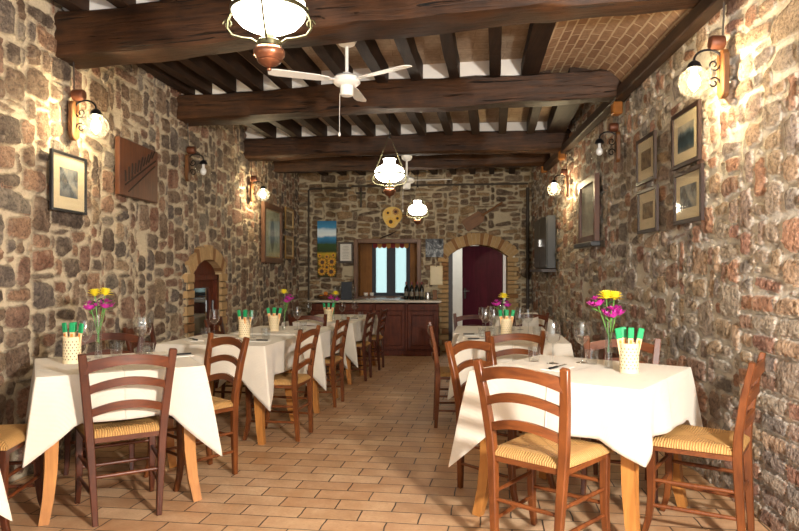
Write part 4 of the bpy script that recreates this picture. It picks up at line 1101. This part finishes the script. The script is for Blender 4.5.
picture('framed_print', 'small black-framed print under the lit lamp on the left wall', 'L', 4.28, 1.855, .42, .40, .018, M_BLACK, M_CREAM, PM['street'], .085)
picture('framed_portrait', 'tall gilt and wood framed portrait on the left wall', 'L', 9.6, 1.82, 1.05, .87, .075, M_WINWD, M_GILT, PM['portrait'], .02, d=.05)
picture('framed_print', 'upper of two small framed pictures near the back left corner', 'L', 10.75, 2.14, .58, .36, .04, M_GILT, M_CREAM, PM['brown'], .03)
picture('framed_print', 'lower of two small framed pictures near the back left corner', 'L', 10.75, 1.66, .58, .38, .04, M_GILT, M_CREAM, PM['brown'], .03)
picture('framed_print', 'dark-framed mountain print, upper right of the four on the right wall', 'R', 4.30, 2.12, .47, .37, .028, M_DARKW, M_CREAM, PM['hills'], .07)
picture('framed_print', 'dark-framed village print, lower right of the four on the right wall', 'R', 4.26, 1.735, .47, .345, .028, M_DARKW, M_CREAM, PM['street'], .07)
picture('framed_print', 'dark-framed print, upper left of the four on the right wall', 'R', 5.11, 2.115, .45, .36, .028, M_DARKW, M_CREAM, PM['brown'], .08)
picture('framed_print', 'dark-framed print, lower left of the four on the right wall', 'R', 5.07, 1.72, .46, .34, .028, M_DARKW, M_CREAM, PM['brown'], .08)
picture('wall_mirror', 'wood-framed glazed panel with dark bottom ledge on the right wall', 'R', 7.0, 1.90, .78, .68, .07, M_CARVE, M_GILT, PM['pale'], .005, d=.05)
bm = NB(); box(bm, (.05, 0, 0), (.10, .82, .05)); bevel(bm, .006); o = obj('wall_ledge', bm, M_BLACK, None, None, (XR - .008, 7.0, 1.535)); o.rotation_euler = (0, 0, PI); tag(o, 'dark narrow ledge right under the wood-framed glazed panel', 'shelf')
# electrical cabinet at the far end of the right wall
t = thing('wall_cabinet', 'dark grey metal cabinet at the far end of the right wall', 'cabinet', (XR - .005, 9.7, 1.67), PI)
bm = NB(); box(bm, (.06, 0, 0), (.12, 1.15, .74)); bevel(bm, .006); obj('body', bm, M_GREYB, t)
for s in (-1, 1):
    bm = NB(); box(bm, (.127, s * .285, 0), (.014, .55, .70)); bevel(bm, .004); d = obj('door', bm, M_GREYB, t)
    bm = NB(); box(bm, (.142, s * .05, 0), (.016, .02, .1)); obj('handle', bm, M_STEEL, d)
bm = NB(); box(bm, (.10, 0, -.40), (.2, 1.2, .04)); obj('bottom_ledge', bm, M_DARKW, t)

# carved wooden panel
t = thing('carved_art_panel', 'square dark wood panel with carved fan of slots on the left wall', 'panel', (XL + .01, 5.27, 2.085))
bm = NB(); box(bm, (.02, 0, 0), (.04, .69, .455)); bevel(bm, .005); obj('board', bm, M_CARVE, t)
bm = NB()
for k in range(10):
    a = -.02 + k * .105; y0, z0 = -.26 + .045 * k * .9, -.185 + .018 * k
    Ln = .10 + .02 * (k % 3)
    y0, z0 = -.27 + .055 * k, -.16 + .028 * k
    an_ = R_(95 - 5 * k)
    M = Matrix.Translation((.041, y0 + .02, z0 + .05 + .04)) @ Matrix.Rotation(an_, 4, 'X')
    box(bm, (0, 0, 0), (.006, Ln * .9, .016), M=M)
for s, dz in ((1, 0),):
    M = Matrix.Translation((.041, .02, .0)) @ Matrix.Rotation(R_(27), 4, 'X'); box(bm, (0, 0, 0), (.007, .62, .012), M=M)
    M = Matrix.Translation((.041, .04, -.05)) @ Matrix.Rotation(R_(30), 4, 'X'); box(bm, (0, 0, 0), (.007, .56, .01), M=M)
obj('carved_slots', bm, M_DARKHOLE, t)

# ------------------------------------------------------------------ things on the back wall
YW = YB - .008
# sunflower canvas
def canvas_mat():
    k = N('painted_landscape'); o = k.obj(); s = k.sep(o); n = k.noise(o, 7, 5, .6)
    zz = k.math('ADD', s[2], k.math('MULTIPLY', k.math('SUBTRACT', n, .5), .10))
    c = k.ramp(k.math('MULTIPLY_ADD', zz, 1 / 1.04, .5), [(0, hx('2b2a10')), (.34, hx('6d5a14')), (.42, hx('b99a20')), (.46, hx('22350f')), (.58, hx('2c4a1c')), (.62, hx('1d5a80')), (.70, hx('3a86b4')), (.74, hx('dfe8ec')), (.83, hx('cfe0ea')), (.88, hx('3f8cba')), (1, hx('1f6796'))])
    k.bsdf(c, .6, 0, k.bump(n, .2, .003), .3); return k.done()
t = thing('sunflower_canvas', 'tall canvas of sunflowers under blue sky on the back wall', 'painting', (-2.055, YW, 1.665))
bm = NB(); box(bm, (0, -.016, 0), (.345, .032, 1.02)); obj('canvas', bm, canvas_mat(), t)
bm = NB()
for fx, fzz, r in ((-.08, -.24, .085), (.09, -.23, .09), (-.09, -.40, .085), (.08, -.41, .095), (.0, -.14, .05), (.12, -.11, .04), (-.13, -.12, .04), (0.0, -.33, .06)):
    n = 14
    for i in range(n):
        a = 2 * PI * i / n; q = .5 * PI / n * 1.6
        poly(bm, [(fx + r * .35 * math.cos(a - q), -.0335, fzz + r * .35 * math.sin(a - q)), (fx + r * .75 * math.cos(a - q), -.0335, fzz + r * .75 * math.sin(a - q)), (fx + r * math.cos(a), -.0335, fzz + r * math.sin(a)), (fx + r * .75 * math.cos(a + q), -.0335, fzz + r * .75 * math.sin(a + q)), (fx + r * .35 * math.cos(a + q), -.0335, fzz + r * .35 * math.sin(a + q))], i % 2)
    poly(bm, [(fx + r * .42 * math.cos(2 * PI * i / 12), -.0345, fzz + r * .42 * math.sin(2 * PI * i / 12)) for i in range(12)], 2)
M_SUN = plain('painted_yellow', hx('e0a91e'), .6, 0, .2, 60); M_SUN2 = plain('painted_orange', hx('cd8415'), .6, 0, .2, 60); M_SUNC = plain('painted_brown', hx('4a2a12'), .6, 0, .3, 60)
obj('painted_sunflowers', bm, [M_SUN, M_SUN2, M_SUNC], t)
# framed notice
t = picture('framed_notice', 'white typed notice in dark wood frame beside the window', 'B', -1.71, 1.603, .275, .375, .035, M_DARKW, M_PAPER, M_PAPER, .01)
bm = NB()
for i in range(9): box(bm, (.0128, 0, .11 - i * .027), (.0006, .12 if i % 3 else .09, .006))
obj('typed_lines', bm, M_INK, t)
# palette with sunflowers
t = thing('painted_palette', 'yellow painter palette with sunflowers high on the back wall', 'decoration', (-.865, YW, 2.235))
bm = NB(); pts = []
for i in range(28):
    a = 2 * PI * i / 28; r = 1 - .10 * math.exp(-((a - 5.6) / .35) ** 2)
    pts.append((.175 * r * math.cos(a) + .02 * math.sin(2 * a), 0, .19 * r * math.sin(a)))
f_ = bm.faces.new([bm.verts.new(p) for p in pts]); r = bmesh.ops.extrude_face_region(bm, geom=[f_]); bmesh.ops.translate(bm, verts=[q for q in r['geom'] if isinstance(q, bmesh.types.BMVert)], vec=(0, -.018, 0))
obj('board', bm, plain('pale_yellow_paint', hx('d9b45c'), .5, 0, .12), t)
for fx, fzz, r, m in ((-.03, -.08, .085, 0), (.06, .10, .06, 1), (.09, -.02, .06, 0), (-.08, .08, .055, 0)):
    bm = NB()
    for i in range(12):
        a = 2 * PI * i / 12; q = .24
        poly(bm, [(fx + r * .3 * math.cos(a - q), -.0195, fzz + r * .3 * math.sin(a - q)), (fx + r * math.cos(a - q * .5), -.022, fzz + r * math.sin(a - q * .5)), (fx + r * math.cos(a + q * .5), -.022, fzz + r * math.sin(a + q * .5)), (fx + r * .3 * math.cos(a + q), -.0195, fzz + r * .3 * math.sin(a + q))])
    sphere(bm, (fx, -.02, fzz), r * .42, 12, 6, (1, .3, 1), mi=1)
    obj('painted_flower', bm, [M_RED if m else M_SUN, M_SUNC], t)
# twig below palette
t = thing('dried_twig', 'dark dried twig fixed slantwise above the window', 'decoration', (-.92, YW, 1.905))
bm = NB(); sweep(bm, [(-.19, -.02, -.07), (-.1, -.03, -.02), (.02, -.03, .02), (.13, -.02, .08)], [.006, .014, .014, .006], 6)
for a, b in (((-.1, -.03, -.02), (-.16, -.03, .02)), ((0, -.03, .01), (.07, -.03, -.03)), ((.05, -.03, .03), (.05, -.03, .1))): sweep(bm, [a, b], [.006, .003], 5)
obj('branch', bm, M_DARKW, t)
# black-and-white canvas, paper panel
t = thing('abstract_canvas', 'small black and white abstract canvas left of the arch', 'painting', (-.108, YW, 1.682))
bm = NB(); box(bm, (0, -.014, 0), (.32, .028, .325)); obj('canvas', bm, PM['bw'], t)
t = thing('paper_pad', 'cream paper sheet on a pale board below the abstract canvas', 'board', (-.072, YW, 1.19))
bm = NB(); box(bm, (0, -.006, 0), (.225, .012, .345)); bevel(bm, .003); obj('board', bm, M_CREAM, t)
bm = NB(); box(bm, (0, -.014, -.005), (.19, .003, .30)); obj('sheet', bm, plain('ivory_sheet', hx('e0d3b6'), .8, 0, .03), t)
bm = NB(); sphere(bm, (0, -.012, .162), .008, 8, 6); obj('pin', bm, M_IRON, t)
# wooden oven paddle
t = thing('oven_paddle', 'wooden bread paddle hung slantwise above the arched door', 'paddle', (.765, YW - .015, 2.275)); t.rotation_euler = (0, -math.atan2(.41, .64), 0)
bm = NB(); pts = [(-.40, -.10), (-.38, -.115), (-.06, -.105), (.0, -.03), (.0, .03), (-.06, .105), (-.38, .115), (-.40, .10)]
f_ = bm.faces.new([bm.verts.new((x, 0, z)) for x, z in pts]); r = bmesh.ops.extrude_face_region(bm, geom=[f_]); bmesh.ops.translate(bm, verts=[q for q in r['geom'] if isinstance(q, bmesh.types.BMVert)], vec=(0, -.02, 0))
obj('blade', bm, M_OARW, t)
bm = NB(); sweep(bm, [(-.05, -.012, 0), (.2, -.012, 0), (.40, -.012, 0)], [.022, .018, .018], 8); obj('handle', bm, M_OARW, t, 60)
# crucifix
t = thing('wall_crucifix', 'small dark wooden crucifix high above the framed notice', 'crucifix', (-1.436, YW, 2.60))
bm = NB(); box(bm, (0, -.012, 0), (.035, .02, .36)); box(bm, (0, -.012, .075), (.18, .019, .035)); bevel(bm, .003); obj('cross', bm, M_DARKW, t)
bm = NB(); sweep(bm, [(0, -.026, -.1), (.004, -.03, -.02), (0, -.028, .06)], [.007, .013, .012], 8); sphere(bm, (0, -.032, .085), .016, 10, 8)
for s in (-1, 1): sweep(bm, [(0, -.027, .06), (s * .04, -.027, .075), (s * .075, -.026, .085)], [.007, .005, .005], 6)
obj('corpus', bm, M_BRASS, t, 60)
# conduits
bm = NB(); sweep(bm, [(-2.39, YW - .02, -.2), (-2.39, YW - .02, 2.73), (-2.36, YW - .02, 2.76), (-1.62, YW - .02, 2.77), (-1.60, YW - .02, 2.80), (1.55, YW - .02, 2.82)], .016, 8)
o = obj('wall_conduit', bm, M_CABLE, None, 60); tag(o, 'thin brown conduit running across the top of the back wall', 'pipe')
bm = NB(); sweep(bm, [(1.545, YW - .03, fz(YB)), (1.545, YW - .03, 2.75)], .03, 10)
o = obj('drain_pipe', bm, M_CABLE, None, 60); tag(o, 'dark vertical pipe in the back right corner', 'pipe')

# ------------------------------------------------------------------ the bar counter
BX0, BX1, BY0, BY1 = -2.25, .0, 10.98, 11.62; BZ = .768; bz0 = fz(BY0)
t = thing('bar_counter', 'dark wooden bar counter with panelled doors under the back window', 'counter', (BX0, BY0, bz0)); bw = BX1 - BX0; bh = BZ - bz0
bm = NB(); box(bm, (bw / 2, .33, bh / 2 - .01), (bw - .06, .58, bh - .12)); obj('body', bm, M_BARW, t)
bm = NB(); box(bm, (bw / 2, .33, .045), (bw - .02, .60, .09)); bevel(bm, .006); obj('plinth', bm, M_BARW, t)
bm = NB(); box(bm, (bw / 2, .30, bh - .018), (bw + .03, .68, .036)); bevel(bm, .008, 2); obj('worktop', bm, M_COUNTER, t)
nb = 4; cw = (bw - .06) / nb
for k in range(nb):
    xc = .03 + cw * (k + .5)
    bm = NB(); box(bm, (xc, .028, bh - .115), (cw - .05, .03, .11)); bevel(bm, .005); d = obj('drawer', bm, M_BARW, t)
    bm = NB(); sphere(bm, (xc, .005, bh - .115), .011, 10, 8); obj('knob', bm, M_BRASS, d, 180)
    z0, z1 = .12, bh - .19; zc = (z0 + z1) / 2
    bm = NB()
    for s in (-1, 1):
        box(bm, (xc + s * (cw / 2 - .055), .026, zc), (.06, .03, z1 - z0)); box(bm, (xc, .026, zc + s * ((z1 - z0) / 2 - .03)), (cw - .17, .03, .06))
    bevel(bm, .004); d = obj('door', bm, M_BARW, t)
    bm = NB(); box(bm, (xc, .034, zc), (cw - .18, .012, z1 - z0 - .13)); bevel(bm, .004); obj('door_panel', bm, M_BARW, d)
for k in range(nb + 1):
    xc = .03 + cw * k
    bm = NB(); box(bm, (min(max(xc, .05), bw - .05), .03, bh / 2 + .02), (.04, .04, bh - .13)); bevel(bm, .006); obj('pilaster', bm, M_BARW, t)
def bar(x, y=11.25): return (x, y, BZ + .001)
# menu board
t = thing('menu_stand', 'navy blue upright menu holder on the bar left of window', 'menu', bar(-1.63, 11.2))
bm = NB(); M = Matrix.Rotation(R_(-8), 4, 'X'); box(bm, (0, .0, .155), (.19, .012, .31), M=M); obj('board', bm, M_NAVY, t)
bm = NB(); box(bm, (0, .04, .006), (.16, .13, .012)); obj('foot', bm, M_NAVY, t)
# bottles
def b_bottle():
    t = thing('wine_bottle', '', 'bottle')
    bm = NB(); lathe(bm, [(0, 0), (.036, 0), (.0375, .01), (.0375, .18), (.032, .21), (.016, .235), (.014, .30), (.016, .302), (.016, .31), (0, .31)], 20); obj('glass_body', bm, M_BOTTLE, t, 50)
    bm = NB(); lathe(bm, [(.0382, .06), (.0382, .14)], 20); obj('paper_label', bm, M_LABEL, t, 60)
    bm = NB(); lathe(bm, [(.0168, .262), (.0168, .312), (0, .3125)], 14); obj('capsule', bm, M_CAPR, t, 50)
    return t
BOT = Proto(b_bottle)
for x, y, l in ((-.60, 11.38, 'leftmost wine bottle on the bar'), (-.50, 11.3, 'second wine bottle from the left on the bar'), (-.41, 11.36, 'third wine bottle from the left on the bar'), (-.325, 11.3, 'rightmost wine bottle on the bar')):
    BOT.put(bar(x, y), random.uniform(0, 6), l, 'wine bottles on the bar')
bm = NB(); lathe(bm, [(0, 0), (.05, 0), (.055, .05), (.04, .09), (.045, .13), (.042, .13), (0, .1)], 20); sweep(bm, [(.05, 0, .1), (.085, 0, .09), (.08, 0, .04), (.053, 0, .03)], .006, 6)
o = obj('metal_jug', bm, M_STEEL, None, 50, bar(-.22, 11.3)); tag(o, 'small steel jug on the right end of the bar', 'jug')
bm = NB(); box(bm, (0, 0, .085), (.075, .075, .17)); bevel(bm, .004); o = obj('wooden_box', bm, M_OARW, None, None, bar(-.1, 11.35)); tag(o, 'small upright tan wooden box on the end of the bar', 'box')
def b_cup():
    t = thing('white_cup', '', 'cup')
    bm = NB(); lathe(bm, [(0, 0), (.022, 0), (.036, .02), (.04, .06), (.037, .06), (.033, .022), (0, .006)], 20); obj('body', bm, M_WHITE, t, 60)
    bm = NB(); sweep(bm, [(.037, 0, .05), (.056, 0, .045), (.054, 0, .025), (.034, 0, .018)], .004, 6); obj('handle', bm, M_WHITE, t, 60)
    return t
CUP = Proto(b_cup)
CUP.put((-1.36, YB + .12, WIN[2] + .011), 2, 'left white cup on the window sill', 'cups on the window sill'); CUP.put((-1.25, YB + .12, WIN[2] + .011), 1, 'right white cup on the window sill', 'cups on the window sill')
# fruit
bm = NB(); lathe(bm, [(0, 0), (.10, 0), (.15, .05), (.16, .07), (.15, .072), (.14, .055), (.09, .012), (0, .012)], 24)
o = obj('fruit_basket', bm, M_BASKET, None, 50, bar(-2.0, 11.25)); tag(o, 'low brown basket of fruit on the left end of the bar', 'basket')
def b_fruit(m):
    def f():
        t = thing('orange_fruit' if m is M_FRUITO else 'red_apple', '', 'fruit')
        bm = NB(); sphere(bm, (0, 0, 0), .04, 14, 10, (1, 1, .92)); obj('flesh', bm, m, t, 180)
        bm = NB(); sweep(bm, [(0, 0, .034), (.003, 0, .048)], .003, 5); obj('stalk', bm, M_DARKW, t)
        return t
    return f
FO, FR = Proto(b_fruit(M_FRUITO)), Proto(b_fruit(M_FRUITR))
for P, x, y, z, l in ((FO, -.075, -.03, .05, 'orange at the left of the fruit basket'), (FR, .005, -.06, .05, 'red apple at the front of the fruit basket'), (FO, .085, -.02, .052, 'orange at the right of the fruit basket'), (FR, -.02, .05, .05, 'red apple at the back of the fruit basket'), (FO, .0, -.005, .105, 'topmost orange of the fruit basket')):
    P.put((-2.0 + x, 11.25 + y, BZ + z), 0, l, 'fruit in the basket')
for x, y, l in ((-1.82, 11.15, 'left wine glass on the bar by the menu'), (-1.74, 11.2, 'middle wine glass on the bar by the menu'), (-1.50, 11.15, 'wine glass on the bar right of the menu')):
    WINE.put(bar(x, y), 0, l, 'wine glasses on the bar')
bm = NB(); box(bm, (0, 0, .012), (.62, .3, .024)); bevel(bm, .006); o = obj('serving_tray', bm, M_STEEL, None, None, bar(-1.0, 11.35)); tag(o, 'flat steel tray on the bar below the window', 'tray')

# ------------------------------------------------------------------ light
key = add_light('photo_strobe', 'POINT', (1.20, .35, 1.72), 620, (1, .95, .88), .10)
add_light('corridor_lamp', 'POINT', (.5, 13.6, 2.2), 22, (.95, 1, .95), .2)
a = bpy.data.lights.new('added_rear_fill', 'AREA'); a.shape = 'RECTANGLE'; a.size = 3.6; a.size_y = 2.4; a.energy = 22; a.color = (1, .95, .9)  # invented fill light behind the camera, added to brighten the room
o = link(bpy.data.objects.new('added_rear_fill', a)); o.location = (-.5, Y0 + .1, 1.5); o.rotation_euler = (R_(90), 0, 0)

w = bpy.data.worlds.new('sky'); S.world = w; w.use_nodes = True
bg = w.node_tree.nodes['Background']; bg.inputs[0].default_value = (.80, .95, 1.0, 1); bg.inputs[1].default_value = 1.0

# ------------------------------------------------------------------ camera
cam = bpy.data.cameras.new('camera'); co = link(bpy.data.objects.new('camera', cam))
cam.sensor_width = 36; cam.lens = 650 / 799 * 36; cam.shift_y = 6.5 / 799; cam.clip_start = .05
co.location = (0, 0, 1.25); co.rotation_euler = (R_(90), 0, math.atan(41 / 650))
S.camera = co
S.cycles.transparent_max_bounces = 32
S.view_settings.view_transform = 'Standard'; S.view_settings.look = 'None'; S.view_settings.exposure = 0.52; S.view_settings.gamma = 1
S.view_settings.use_curve_mapping = False
